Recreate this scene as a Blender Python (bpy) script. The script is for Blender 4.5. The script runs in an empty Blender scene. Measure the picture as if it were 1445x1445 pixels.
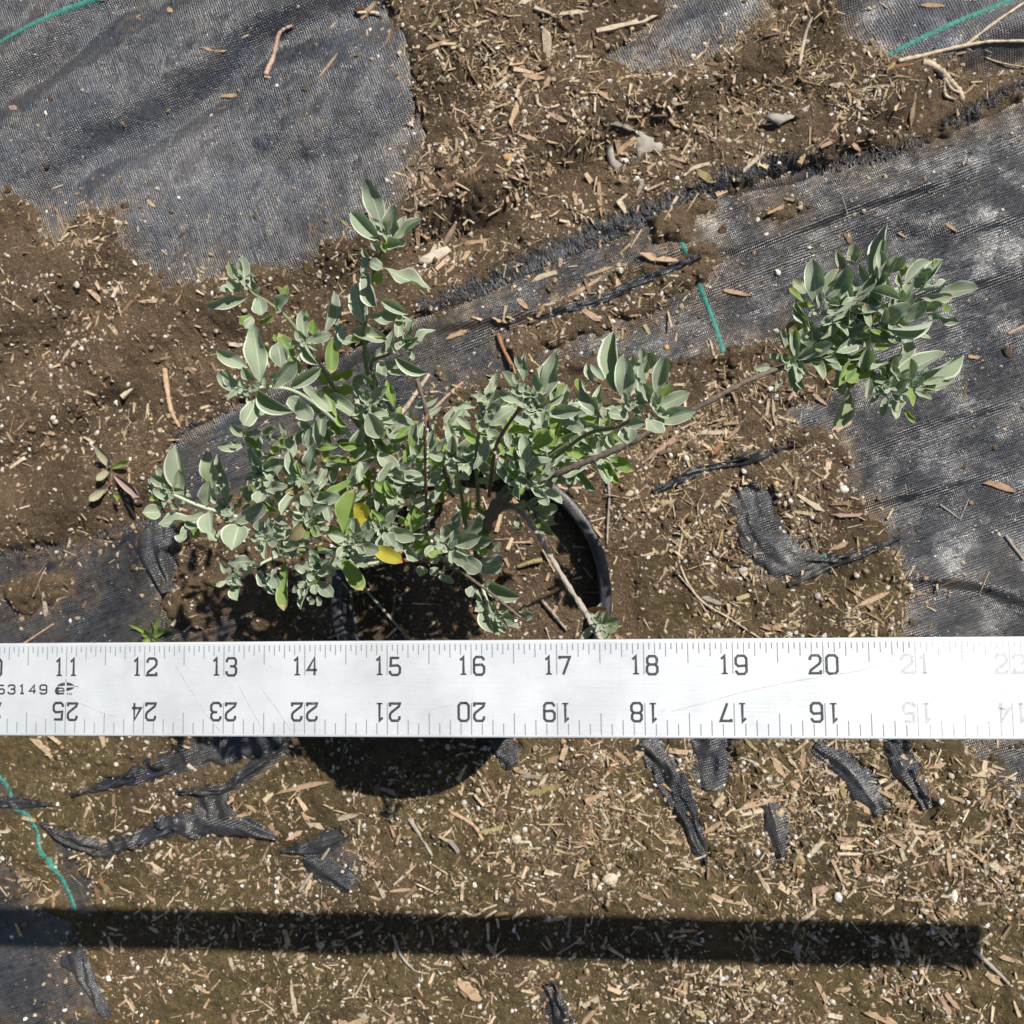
import bpy, math, random
import numpy as np
from mathutils import Vector, Matrix
random.seed(7); rng = np.random.default_rng(11)
I = 0.0254                      # one inch in metres; all layout below is in inches
scene = bpy.context.scene
col = scene.collection

# ------------------------------------------------------------------ camera, sky, sun, exposure
F_PX, CAM_H, ROLL = 1393.76, 26.92, 0.1353       # focal length in photo pixels, height in inches, tilt
M_CAM = np.array([[math.cos(ROLL), 0, math.sin(ROLL)], [0, 1, 0], [-math.sin(ROLL), 0, math.cos(ROLL)]])
cam_d = bpy.data.cameras.new('camera'); cam = bpy.data.objects.new('camera', cam_d); col.objects.link(cam)
cam_d.sensor_width = 36; cam_d.lens = 36 * F_PX / 1445
cam_d.clip_start = 0.01; cam_d.clip_end = 500
m4 = Matrix([list(M_CAM[0]) + [0], list(M_CAM[1]) + [0], list(M_CAM[2]) + [0], [0, 0, 0, 1]])
cam.matrix_world = Matrix.Translation((0, 0, CAM_H * I)) @ m4
cam_d.dof.use_dof = True; cam_d.dof.focus_distance = 14.0 * I; cam_d.dof.aperture_fstop = 40
scene.camera = cam
KX, KY = -0.640, -0.641                          # shadow shift per unit of height
EL = math.atan(1 / math.hypot(KX, KY))
world = bpy.data.worlds.new('World'); scene.world = world; world.use_nodes = True
wn = world.node_tree.nodes; sky = wn.new('ShaderNodeTexSky'); sky.sky_type = 'NISHITA'; sky.sun_disc = False
sky.sun_elevation = EL; sky.sun_rotation = math.atan2(-KX, -KY)
world.node_tree.links.new(sky.outputs[0], wn['Background'].inputs[0]); wn['Background'].inputs[1].default_value = 0.05
sun_d = bpy.data.lights.new('sun', 'SUN'); sun_d.energy = 5.0; sun_d.angle = math.radians(0.53); sun_d.color = (1, 0.955, 0.89)
sun = bpy.data.objects.new('sun', sun_d); col.objects.link(sun)
sun.rotation_euler = Vector((KX, KY, -1)).to_track_quat('-Z', 'Y').to_euler()
sun.location = (1, 1, 2)
vs = scene.view_settings; vs.view_transform = 'Standard'; vs.look = 'None'; vs.gamma = 1; vs.exposure = 0.46
try: vs.use_curve_mapping = False
except Exception: pass

# ------------------------------------------------------------------ helpers
def at(px, py, h=0.0):
    """photo pixel + height above the ground -> point (inches)"""
    d = M_CAM @ np.array([(px - 722.5) / F_PX, -(py - 722.5) / F_PX, -1.0])
    t = (h - CAM_H) / d[2]
    return np.array([d[0] * t, d[1] * t, h])
def to_px(x, y, z=0.0):
    X = np.stack([x, y, np.zeros_like(x) + z - CAM_H], -1); C = X @ M_CAM
    return 722.5 + F_PX * C[..., 0] / -C[..., 2], 722.5 - F_PX * C[..., 1] / -C[..., 2]
def scale_at(h): return F_PX / (CAM_H - h)       # photo pixels per inch at a height

def mesh(name, V, Fc, mats, smooth=True, uv=None, midx=None):
    V = np.asarray(V, np.float32) * I
    me = bpy.data.meshes.new(name)
    if isinstance(Fc, np.ndarray):
        n, k = Fc.shape
        me.vertices.add(len(V)); me.vertices.foreach_set('co', V.ravel())
        me.loops.add(n * k); me.loops.foreach_set('vertex_index', Fc.astype(np.int32).ravel())
        me.polygons.add(n); me.polygons.foreach_set('loop_start', np.arange(0, n * k, k, dtype=np.int32))
        me.polygons.foreach_set('loop_total', np.full(n, k, np.int32))
        me.update(calc_edges=True)
        li = Fc.ravel()
    else:
        me.from_pydata(V.tolist(), [], Fc); li = np.array([i for f in Fc for i in f])
    me.polygons.foreach_set('use_smooth', np.full(len(me.polygons), smooth))
    if uv is not None:
        l = me.uv_layers.new(name='UVMap'); l.data.foreach_set('uv', np.asarray(uv, np.float32)[li].ravel())
    for m in (mats if isinstance(mats, (list, tuple)) else [mats]): me.materials.append(m)
    if midx is not None: me.polygons.foreach_set('material_index', np.asarray(midx, np.int32))
    me.update(); me.validate()
    return me
def link(name, data, parent=None, label=None, cat=None, group=None, kind=None, mw=None):
    o = bpy.data.objects.new(name, data); col.objects.link(o)
    if parent is not None:
        o.parent = parent; o.matrix_parent_inverse = parent.matrix_basis.inverted() if parent.parent is None else Matrix.Identity(4)
        if parent.parent is not None:
            o.matrix_parent_inverse = (parent.parent.matrix_basis @ parent.matrix_parent_inverse @ parent.matrix_basis).inverted()
    if mw is not None: o.matrix_basis = mw
    if label: o['label'] = label
    if cat: o['category'] = cat
    if group: o['group'] = group
    if kind: o['kind'] = kind
    return o
def empty(name, p, label, cat, group=None):
    o = link(name, None, None, label, cat, group); o.matrix_basis = Matrix.Translation(Vector(p) * I); o.empty_display_size = 0.02
    return o

def hash2(ix, iy, s):
    n = (ix.astype(np.int64) * 374761393 + iy.astype(np.int64) * 668265263 + s * 974711) & 0x7fffffff
    n = ((n ^ (n >> 13)) * 1274126177) & 0x7fffffff
    return ((n ^ (n >> 16)) & 0xffff) / 65535.0
def vnoise(x, y, s=0):
    ix, iy = np.floor(x), np.floor(y); fx, fy = x - ix, y - iy
    fx = fx * fx * (3 - 2 * fx); fy = fy * fy * (3 - 2 * fy)
    a, b, c, d = hash2(ix, iy, s), hash2(ix + 1, iy, s), hash2(ix, iy + 1, s), hash2(ix + 1, iy + 1, s)
    return (a + (b - a) * fx) * (1 - fy) + (c + (d - c) * fx) * fy - 0.5
def fbm(x, y, o=4, s=0):
    r = 0; a = 1.0
    for k in range(o):
        r = r + a * vnoise(x * 2 ** k + 17.3 * k, y * 2 ** k - 9.1 * k, s + k); a *= .5
    return r
def sstep(a, b, x):
    t = np.clip((x - a) / (b - a), 0, 1); return t * t * (3 - 2 * t)

# ------------------------------------------------------------------ materials
class NT:
    def __init__(s, name):
        s.m = bpy.data.materials.new(name); s.m.use_nodes = True; s.t = s.m.node_tree
        s.p = s.t.nodes['Principled BSDF']; s.out = s.t.nodes['Material Output']
    def n(s, typ, **kw):
        nd = s.t.nodes.new('ShaderNode' + typ)
        for k, v in kw.items():
            if k in nd.inputs.keys(): nd.inputs[k].default_value = v
            else: setattr(nd, k, v)
        return nd
    def l(s, a, b): s.t.links.new(a, b)
    def math(s, op, a, b=None, c=None):
        nd = s.t.nodes.new('ShaderNodeMath'); nd.operation = op
        for i, v in enumerate((a, b, c)):
            if v is None: continue
            if hasattr(v, 'is_linked') or hasattr(v, 'links'): s.l(v, nd.inputs[i])
            else: nd.inputs[i].default_value = v
        return nd.outputs[0]
    def mix(s, fac, a, b):
        nd = s.t.nodes.new('ShaderNodeMix'); nd.data_type = 'RGBA'
        for v, i in ((fac, 0), (a, 6), (b, 7)):
            if hasattr(v, 'links'): s.l(v, nd.inputs[i])
            elif i == 0: nd.inputs[0].default_value = v
            else: nd.inputs[i].default_value = (*v, 1)
        return nd.outputs[2]
    def ramp(s, fac, stops):
        nd = s.t.nodes.new('ShaderNodeValToRGB'); e = nd.color_ramp.elements
        while len(e) < len(stops): e.new(0.5)
        for i, (p, c) in enumerate(stops): e[i].position = p; e[i].color = (*c, 1)
        s.l(fac, nd.inputs[0]); return nd.outputs[0]
    def noise(s, scale, detail=4, rough=.55, co=None):
        nd = s.n('TexNoise', Scale=scale, Detail=detail, Roughness=rough)
        if co is not None: s.l(co, nd.inputs['Vector'])
        return nd.outputs[0]
    def bump(s, h, strength, dist):
        nd = s.n('Bump', Strength=strength, Distance=dist); s.l(h, nd.inputs['Height']); s.l(nd.outputs[0], s.p.inputs['Normal']); return nd
    def set(s, **kw):
        for k, v in kw.items(): s.p.inputs[k.replace('_', ' ')].default_value = v
    def geo(s): return s.n('NewGeometry').outputs['Position']

def mat_soil(name, dark=(.038, .025, .015), mid=(.128, .085, .050), moss=(.150, .116, .046), mossy=.75, wet=.42):
    k = NT(name); g = k.geo()
    a = k.noise(900, 6, .7, g); b = k.noise(9, 4, .6, g); c = k.noise(220, 5, .65, g)
    base = k.ramp(a, [(.28, dark), (.48, mid), (.60, tuple(v * 1.5 for v in mid)), (.74, (.32, .25, .16))])
    mo = k.ramp(c, [(.3, tuple(v * .45 for v in moss)), (.55, moss), (.72, tuple(v * 1.9 for v in moss))])
    sp = k.n('SeparateXYZ'); k.l(g, sp.inputs[0])          # moss grows over the damp side towards the lower scraps of cloth
    dm = k.n('MapRange'); dm.inputs['From Min'].default_value = -.02; dm.inputs['From Max'].default_value = -.17; dm.inputs['To Min'].default_value = -.10; dm.inputs['To Max'].default_value = .12; k.l(sp.outputs[1], dm.inputs[0])
    dry = k.noise(16, 5, .65, g); base = k.mix(k.ramp(dry, [(.40, (0, 0, 0)), (.66, (.42,) * 3)]), base, k.ramp(a, [(.3, (.10, .07, .042)), (.52, (.25, .18, .105)), (.7, (.44, .34, .21))]))
    f = k.math('MULTIPLY', k.ramp(k.math('ADD', b, dm.outputs[0]), [(.46, (0, 0, 0)), (.62, (1, 1, 1))]), mossy)
    colr = k.mix(f, base, mo)
    vo = k.n('TexVoronoi', Scale=420.0); k.l(g, vo.inputs['Vector'])
    wt = k.noise(11, 4, .6, k.math('ADD', 0, 0) if False else g)
    colr = k.mix(k.math('MULTIPLY', k.ramp(wt, [(.47, (0, 0, 0)), (.60, (1, 1, 1))]), wet), colr, k.mix(a, (.012, .008, .005), (.075, .048, .028)))
    grit = k.math('LESS_THAN', vo.outputs['Distance'], .20)
    vc = k.n('TexWhiteNoise'); k.l(vo.outputs['Position'], vc.inputs['Vector'])
    gc = k.ramp(vc.outputs['Value'], [(0, (.05, .035, .02)), (.35, (.18, .12, .07)), (.7, (.36, .28, .19)), (.93, (.5, .44, .36)), (1, (.7, .66, .6))])
    k.l(k.mix(k.math('MULTIPLY', grit, .75), colr, gc), k.p.inputs['Base Color'])
    k.set(Roughness=.85); k.p.inputs['Specular IOR Level'].default_value = .25
    h = k.math('ADD', k.math('ADD', a, k.math('MULTIPLY', c, 1.6)), k.math('MULTIPLY', grit, .25))
    k.bump(h, 1.0, .0034)
    return k.m
M_SOIL = mat_soil('soil_mat')
M_POTSOIL = mat_soil('potting_soil_mat', (.045, .032, .022), (.12, .08, .05), (.10, .10, .03), .5)

def mat_fabric(name, ang, tint=(.055, .058, .066), dust=.5, pale=(.120, .135, .162)):
    k = NT(name); g = k.geo()
    mp = k.n('Mapping'); mp.inputs['Rotation'].default_value = (0, 0, ang); k.l(g, mp.inputs['Vector'])
    w1 = k.n('TexWave', Scale=185.0, Distortion=2.2, Detail=2.0); w1.inputs['Detail Scale'].default_value = .5; w1.bands_direction = 'X'; k.l(mp.outputs[0], w1.inputs['Vector'])
    w2 = k.n('TexWave', Scale=250.0, Distortion=1.2, Detail=1.0); w2.bands_direction = 'Y'; k.l(mp.outputs[0], w2.inputs['Vector'])
    mp2 = k.n('Mapping'); mp2.inputs['Scale'].default_value = (1, .05, 1); k.l(mp.outputs[0], mp2.inputs['Vector'])
    st = k.noise(620, 4, .68, mp2.outputs[0]); d1 = k.noise(13, 5, .62, g); d2 = k.noise(160, 5, .7, g)
    md = k.ramp(k.noise(38, 4, .6, g), [(.36, (.15,) * 3), (.62, (1, 1, 1))])
    h = k.math('ADD', k.math('ADD', k.math('MULTIPLY', w1.outputs['Fac'], md), k.math('MULTIPLY', w2.outputs['Fac'], k.math('MULTIPLY', md, .4))), k.math('MULTIPLY', st, 1.2))
    k.bump(h, 1.0, .00065)
    base = k.mix(k.ramp(k.math('ADD', k.math('MULTIPLY', st, .8), k.math('MULTIPLY', k.math('MULTIPLY', w1.outputs['Fac'], md), .24)), [(.34, (0, 0, 0)), (.68, (1, 1, 1))]), tuple(v * .5 for v in tint), tuple(v * 1.9 for v in tint))
    dd = k.math('MULTIPLY', k.ramp(k.math('ADD', k.math('MULTIPLY', d1, .6), k.math('MULTIPLY', d2, .4)), [(.44, (0, 0, 0)), (.64, (1, 1, 1))]), dust)
    pl = k.math('MULTIPLY', k.ramp(k.noise(7, 5, .6, g), [(.48, (0, 0, 0)), (.68, (1, 1, 1))]), k.ramp(st, [(.3, (.25,) * 3), (.62, (.85,) * 3)]))
    colr = k.mix(dd, k.mix(pl, base, pale), (.15, .13, .10))
    at_ = k.n('Attribute', attribute_name='dirt'); colr = k.mix(at_.outputs['Fac'], colr, k.ramp(d2, [(.35, (.05, .035, .022)), (.65, (.20, .145, .09))]))
    vo = k.n('TexVoronoi', Scale=300.0); k.l(g, vo.inputs['Vector'])
    vc = k.n('TexWhiteNoise'); k.l(vo.outputs['Position'], vc.inputs['Vector'])
    sp = k.math('MULTIPLY', k.math('LESS_THAN', vo.outputs['Distance'], .15), k.math('GREATER_THAN', vc.outputs['Value'], .86))  # pale grit specks, made denser to paint sparkling glints into the cloth colour
    k.l(k.mix(k.math('MULTIPLY', sp, .8), colr, (.55, .5, .44)), k.p.inputs['Base Color'])
    k.l(k.ramp(st, [(.35, (.22,) * 3), (.65, (.46,) * 3)]), k.p.inputs['Roughness'])
    k.p.inputs['Specular IOR Level'].default_value = .8
    return k.m
M_FABA = mat_fabric('fabric_mat_a', math.radians(-20), (.027, .031, .041), .5, (.098, .112, .140))
M_FABB = mat_fabric('fabric_mat_b', math.radians(70), (.016, .018, .023), .35, (.042, .046, .056))

def mat_simple(name, c, rough=.6, var=.25, scale=300, bump=.0003, spec=.4):
    k = NT(name); g = k.geo(); n = k.noise(scale, 4, .6, g)
    k.l(k.mix(n, tuple(v * (1 - var) for v in c), tuple(min(1, v * (1 + var)) for v in c)), k.p.inputs['Base Color'])
    k.set(Roughness=rough); k.p.inputs['Specular IOR Level'].default_value = spec
    if bump: k.bump(n, .7, bump)
    return k.m
M_GREEN = mat_simple('green_yarn', (.040, .185, .148), .75, .85, 300, .0007)
M_FRINGE = mat_simple('fringe_mat', (.05, .052, .058), .38, .5, 400, 0, .8)

def mat_wood(name, stops, grain=1.0):
    k = NT(name); tc = k.n('TexCoord'); oi = k.n('ObjectInfo'); ge = k.n('NewGeometry')
    r = k.math('FRACT', k.math('ADD', oi.outputs['Random'], k.math('MULTIPLY', ge.outputs['Random Per Island'], 7.31)))
    mp = k.n('Mapping'); mp.inputs['Scale'].default_value = (1, .16, 1); k.l(tc.outputs['Object'], mp.inputs['Vector'])
    off = k.n('CombineXYZ'); k.l(k.math('MULTIPLY', r, 13.), off.inputs[0]); k.l(off.outputs[0], mp.inputs['Location'])
    g = k.noise(1400, 3, .6, mp.outputs[0]); b = k.noise(260, 3, .6, ge.outputs['Position'])
    c = k.ramp(r, stops)
    c2 = k.mix(k.ramp(g, [(.35, (0, 0, 0)), (.7, (1, 1, 1))]), (.10, .065, .04), c)
    c3 = k.mix(.45, c, c2)
    k.l(k.mix(k.math('MULTIPLY', k.ramp(b, [(.5, (0, 0, 0)), (.68, (1, 1, 1))]), .6), c3, (.10, .072, .045)), k.p.inputs['Base Color'])
    k.set(Roughness=.75); k.p.inputs['Specular IOR Level'].default_value = .3; k.bump(g, .8, .0004)
    return k.m
M_CHIP = mat_wood('wood_mixed', [(0, (.07, .042, .026)), (.2, (.22, .135, .08)), (.36, (.42, .28, .17)), (.52, (.58, .42, .27)), (.72, (.68, .53, .36)), (.86, (.46, .38, .22)), (1, (.74, .63, .48))])
M_TONE = {'pale': mat_wood('wood_pale', [(0, (.56, .46, .32)), (1, (.66, .56, .42))]),
          'tan': mat_wood('wood_tan', [(0, (.46, .31, .19)), (1, (.60, .43, .27))]),
          'pink': mat_wood('wood_pink', [(0, (.46, .30, .22)), (1, (.58, .40, .30))]),
          'brown': mat_wood('wood_brown', [(0, (.20, .12, .07)), (1, (.29, .18, .11))]),
          'rust': mat_wood('wood_rust', [(0, (.30, .13, .06)), (1, (.36, .18, .09))]),
          'grey': mat_wood('wood_grey', [(0, (.34, .30, .26)), (1, (.42, .38, .33))]),
          'olive': mat_wood('wood_olive', [(0, (.36, .30, .13)), (1, (.44, .37, .19))])}
def mat_stone(name, stops):
    k = NT(name); oi = k.n('ObjectInfo'); ge = k.n('NewGeometry')
    r = k.math('FRACT', k.math('ADD', oi.outputs['Random'], k.math('MULTIPLY', ge.outputs['Random Per Island'], 5.77)))
    n = k.noise(700, 4, .6, ge.outputs['Position']); c = k.ramp(r, stops)
    k.l(k.mix(k.math('MULTIPLY', k.ramp(n, [(.4, (.1,) * 3), (.62, (1, 1, 1))]), .6), c, (.15, .11, .07)), k.p.inputs['Base Color']); k.set(Roughness=.7); k.bump(n, .6, .0004)
    return k.m
M_GRIT = mat_stone('grit_mat', [(0, (.07, .048, .03)), (.32, (.20, .14, .085)), (.58, (.40, .30, .185)), (.8, (.42, .36, .26)), (.92, (.6, .56, .48)), (1, (.85, .83, .78))])
M_STONE = {'white': mat_stone('stone_white', [(0, (.58, .55, .48)), (1, (.74, .72, .66))]),
           'tan': mat_stone('stone_tan', [(0, (.52, .42, .29)), (1, (.62, .52, .38))]),
           'grey': mat_stone('stone_grey', [(0, (.34, .33, .30)), (1, (.46, .45, .42))]),
           'orange': mat_stone('stone_orange', [(0, (.55, .28, .10)), (1, (.62, .36, .14))])}

def mat_leaf(name, top, under, trans, felt, marg=(.60, .66, .54), tr=.25, speck=None, tip=None):
    k = NT(name); uvn = k.n('UVMap'); sx = k.n('SeparateXYZ'); k.l(uvn.outputs[0], sx.inputs[0])
    u = k.math('ABSOLUTE', k.math('SUBTRACT', k.math('MULTIPLY', sx.outputs[0], 2.), 1.)); t = sx.outputs[1]
    ge = k.n('NewGeometry'); oi = k.n('ObjectInfo')
    r = k.math('FRACT', k.math('ADD', oi.outputs['Random'], ge.outputs['Random Per Island']))
    fine = k.noise(2200, 4, .7, ge.outputs['Position']); big = k.noise(120, 3, .5, ge.outputs['Position'])
    base = k.mix(r, tuple(v * .72 for v in top), (top[0] * 1.28, top[1] * 1.2, top[2] * 1.1))
    base = k.mix(k.math('MULTIPLY', big, .35), base, felt)
    base = k.mix(k.math('MULTIPLY', fine, .36), base, felt)
    rib = k.math('MULTIPLY', k.math('LESS_THAN', u, .07), k.math('LESS_THAN', t, .86))
    base = k.mix(k.math('MULTIPLY', rib, .35), base, marg)
    if speck:
        vo = k.n('TexVoronoi', Scale=1500.0); k.l(ge.outputs['Position'], vo.inputs['Vector'])
        base = k.mix(k.math('MULTIPLY', k.math('LESS_THAN', vo.outputs['Distance'], .3), .6), base, speck)
    if tip:
        tf = k.math('MULTIPLY', k.math('GREATER_THAN', k.math('ADD', t, k.math('MULTIPLY', big, .12)), .95), .8)
        base = k.mix(tf, base, tip)
    mg = k.math('GREATER_THAN', k.math('ADD', u, k.math('MULTIPLY', k.math('SUBTRACT', fine, .5), .12)), .885)
    mg2 = k.math('MAXIMUM', mg, k.math('GREATER_THAN', t, .975))
    base = k.mix(k.math('MULTIPLY', mg2, .68), base, marg)
    fin = k.mix(ge.outputs['Backfacing'], base, under)
    k.l(fin, k.p.inputs['Base Color']); k.set(Roughness=.72); k.p.inputs['Specular IOR Level'].default_value = .3
    k.p.inputs['Sheen Weight'].default_value = .25; k.p.inputs['Sheen Roughness'].default_value = .4
    k.bump(k.math('ADD', fine, k.math('MULTIPLY', rib, -.8)), .5, .0003)
    tb = k.n('BsdfTranslucent'); tb.inputs[0].default_value = (*trans, 1)
    ms = k.n('MixShader'); ms.inputs[0].default_value = tr
    k.l(k.p.outputs[0], ms.inputs[1]); k.l(tb.outputs[0], ms.inputs[2]); k.l(ms.outputs[0], k.out.inputs[0])
    return k.m
M_LEAF = {'g': mat_leaf('leaf_grey_green', (.205, .258, .170), (.38, .44, .33), (.26, .44, .08), (.43, .48, .37), (.74, .77, .65), tr=.20),
          'r': mat_leaf('leaf_red_tipped', (.200, .258, .135), (.36, .41, .29), (.24, .38, .08), (.42, .46, .34), (.74, .68, .56), .2, None, (.55, .30, .2)),
          'y': mat_leaf('leaf_fresh_green', (.165, .270, .060), (.26, .36, .14), (.36, .56, .05), (.26, .36, .14), (.45, .52, .24), .34, None, (.5, .36, .16)),
          'Y': mat_leaf('leaf_yellowing', (.56, .50, .030), (.55, .50, .1), (.7, .62, .03), (.60, .55, .1), (.66, .62, .2), .28, (.30, .26, .01), (.6, .26, .1)),
          'd': mat_leaf('leaf_dry', (.20, .17, .07), (.28, .24, .1), (.3, .25, .05), (.28, .25, .14), (.3, .2, .12), .15),
          'b': mat_leaf('leaf_brown', (.30, .15, .09), (.34, .2, .12), (.3, .15, .05), (.36, .22, .15), (.45, .3, .22), .12)}
M_BARK = mat_simple('bark', (.155, .122, .098), .85, .6, 500, .0013, .2)
M_BARKG = mat_simple('grey_bark', (.37, .325, .275), .85, .5, 700, .0014, .2)
M_BARKR = mat_simple('red_bark', (.21, .115, .08), .75, .4, 800, .0007, .25)
M_SHOOT = mat_simple('felted_stem', (.40, .46, .33), .8, .2, 900, .0004, .2)
M_STEMG = mat_simple('green_stem', (.17, .20, .10), .75, .3, 900, .0004, .2)

# ------------------------------------------------------------------ what of the ground is cloth and what is soil (photo pixels on the ground)
EDGE = [(-900, 1010), (-300, 830), (0, 785), (100, 772), (190, 745), (232, 733), (237, 645), (250, 618), (340, 576), (470, 516), (600, 447), (650, 425), (730, 388), (800, 357), (870, 330),
        (950, 298), (1010, 274), (1100, 250), (1180, 236), (1250, 222), (1340, 182), (1445, 132), (1700, 20), (2200, -200)]
CLOTH = [
 [(-600, -600), (540, -600), (545, 0), (585, 45), (600, 110), (604, 190), (572, 290), (500, 335), (430, 385), (330, 388), (228, 416), (200, 372), (168, 352), (160, 302), (118, 300), (84, 340), (42, 332), (30, 288), (-600, 300)],
 [(836, 92), (862, 52), (930, 12), (960, -60), (960, -600), (1085, -600), (1090, 20), (1050, 62), (1000, 104), (920, 112), (870, 98)],
 [(1168, -600), (1170, 10), (1200, 62), (1250, 82), (1320, 100), (1400, 104), (1445, 96), (2200, -60), (2200, -600)],
 [(560, 462), (600, 440), (800, 346), (1000, 270), (1150, 230), (1250, 200), (1290, 205), (1445, 132), (2300, -200), (2300, 1020), (1290, 1020), (1262, 880), (1275, 830), (1240, 776), (1232, 742), (1196, 704), (1196, 640),
  (1168, 606), (1118, 602), (1106, 574), (1180, 540), (1110, 498), (1020, 504), (940, 528), (880, 538), (830, 516), (760, 528), (690, 545), (640, 560), (600, 524)],
 [(1038, 692), (1092, 690), (1108, 740), (1160, 776), (1186, 792), (1110, 830), (1018, 816), (1062, 790), (1046, 744)],
 [(920, 690), (990, 655), (1060, 642), (1120, 622), (1128, 632), (1062, 652), (995, 668), (925, 702)],
 [(1110, 815), (1200, 775), (1270, 756), (1275, 764), (1200, 788), (1120, 828)],
 [(228, 650), (240, 612), (340, 566), (470, 506), (600, 440), (646, 560), (600, 626), (500, 652), (420, 640), (340, 700), (300, 742), (250, 726)],
 [(-600, 905), (-300, 825), (0, 782), (100, 770), (190, 742), (236, 730), (252, 800), (240, 845), (272, 890), (330, 870), (330, 980), (0, 1010), (-600, 1010)],
 [(-600, 1080), (0, 1092), (42, 1122), (82, 1131), (0, 1144), (-600, 1150)],
 [(104, 1121), (200, 1084), (260, 1058), (330, 1030), (420, 1020), (400, 1052), (330, 1078), (260, 1097), (180, 1115)],
 [(58, 1152), (100, 1170), (150, 1190), (205, 1160), (252, 1158), (300, 1152), (340, 1148), (372, 1158), (400, 1178), (372, 1183), (300, 1176), (220, 1182), (170, 1203), (112, 1204), (150, 1276), (160, 1290), (92, 1290)],
 [(264, 1112), (320, 1108), (350, 1080), (400, 1052), (412, 1060), (362, 1110), (330, 1122), (344, 1152), (280, 1152)],
 [(398, 1198), (478, 1166), (500, 1178), (504, 1262), (440, 1246)],
 [(-600, 1205), (0, 1205), (34, 1238), (62, 1285), (96, 1292), (104, 1360), (142, 1400), (164, 1432), (96, 1436), (70, 1470), (-600, 1480)],
 [(912, 1032), (945, 1062), (972, 1130), (1004, 1206), (990, 1222), (958, 1150), (902, 1062)],
 [(972, 1034), (1034, 1034), (1026, 1106), (984, 1110)],
 [(1142, 1044), (1200, 1072), (1236, 1092), (1252, 1152), (1208, 1142), (1168, 1090)],
 [(1246, 1040), (1272, 1042), (1318, 1140), (1290, 1142), (1258, 1084)],
 [(1072, 1128), (1100, 1130), (1118, 1194), (1092, 1214)],
 [(1326, 1036), (2300, 1000), (2300, 1190), (1445, 1140), (1396, 1086)],
 [(700, 1030), (752, 1032), (742, 1066), (712, 1082)],
 [(758, 1390), (782, 1388), (812, 1460), (770, 1470)],
 [(100, 1420), (150, 1428), (130, 1460), (90, 1460)],
 [(0, 860), (60, 880), (40, 910), (0, 905)]]
BARE = [   # soil lying on the cloth
 [(716, 492), (790, 432), (870, 400), (950, 376), (1006, 352), (1016, 372), (962, 410), (884, 446), (800, 482), (740, 506)],
 [(905, 292), (985, 268), (1000, 300), (970, 335), (930, 338)],
 [(20, 835), (60, 812), (98, 818), (92, 838), (30, 850)],
 [(1080, 300), (1120, 290), (1125, 300), (1090, 312)]]
def poly_sd(px, py, P):
    P = np.array(P, float); Q = np.roll(P, -1, 0); d = np.full(px.shape, 1e9); ins = np.zeros(px.shape, bool)
    for (ax, ay), (bx, by) in zip(P, Q):
        ex, ey = bx - ax, by - ay; t = np.clip(((px - ax) * ex + (py - ay) * ey) / (ex * ex + ey * ey), 0, 1)
        d = np.minimum(d, (px - ax - ex * t) ** 2 + (py - ay - ey * t) ** 2)
        if ay != by: ins ^= ((ay > py) != (by > py)) & (px < ex * (py - ay) / (ey) + ax)
    d = np.sqrt(d); return np.where(ins, -d, d)
def cloth_sd(px, py):                       # < 0 where the cloth shows
    d = np.full(px.shape, 1e9)
    for P in CLOTH: d = np.minimum(d, poly_sd(px, py, P))
    for P in BARE: d = np.maximum(d, -poly_sd(px, py, P))
    return d
EX = np.array([at(*p)[0] for p in EDGE]); EY = np.array([at(*p)[1] for p in EDGE])
def edge_y(x): return np.interp(x, EX, EY)

def crease(px, py, pts, w, side=1):         # step along a polyline: 1 on the upper side, fading away over w pixels
    pts = np.array(pts, float); best = np.full(px.shape, 1e9); sg = np.zeros(px.shape); fade = np.ones(px.shape)
    n = len(pts)
    for i in range(n - 1):
        a, b = pts[i], pts[i + 1]; e = b - a; t = ((px - a[0]) * e[0] + (py - a[1]) * e[1]) / (e @ e); tc = np.clip(t, 0, 1)
        dd = np.hypot(px - a[0] - e[0] * tc, py - a[1] - e[1] * tc); cr = e[0] * (py - a[1]) - e[1] * (px - a[0])
        m = dd < best; best = np.where(m, dd, best); sg = np.where(m, np.sign(cr), sg)
    a_ = np.array(pts); e0 = np.hypot(px - a_[0][0], py - a_[0][1]); e1 = np.hypot(px - a_[-1][0], py - a_[-1][1])
    f_ = np.clip(np.minimum(e0, e1) / 40, .0, 1)
    return f_ * (.5 - .5 * np.tanh(sg * side * best / 4.5)) * np.exp(-(best / w) ** 1.5)
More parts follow.
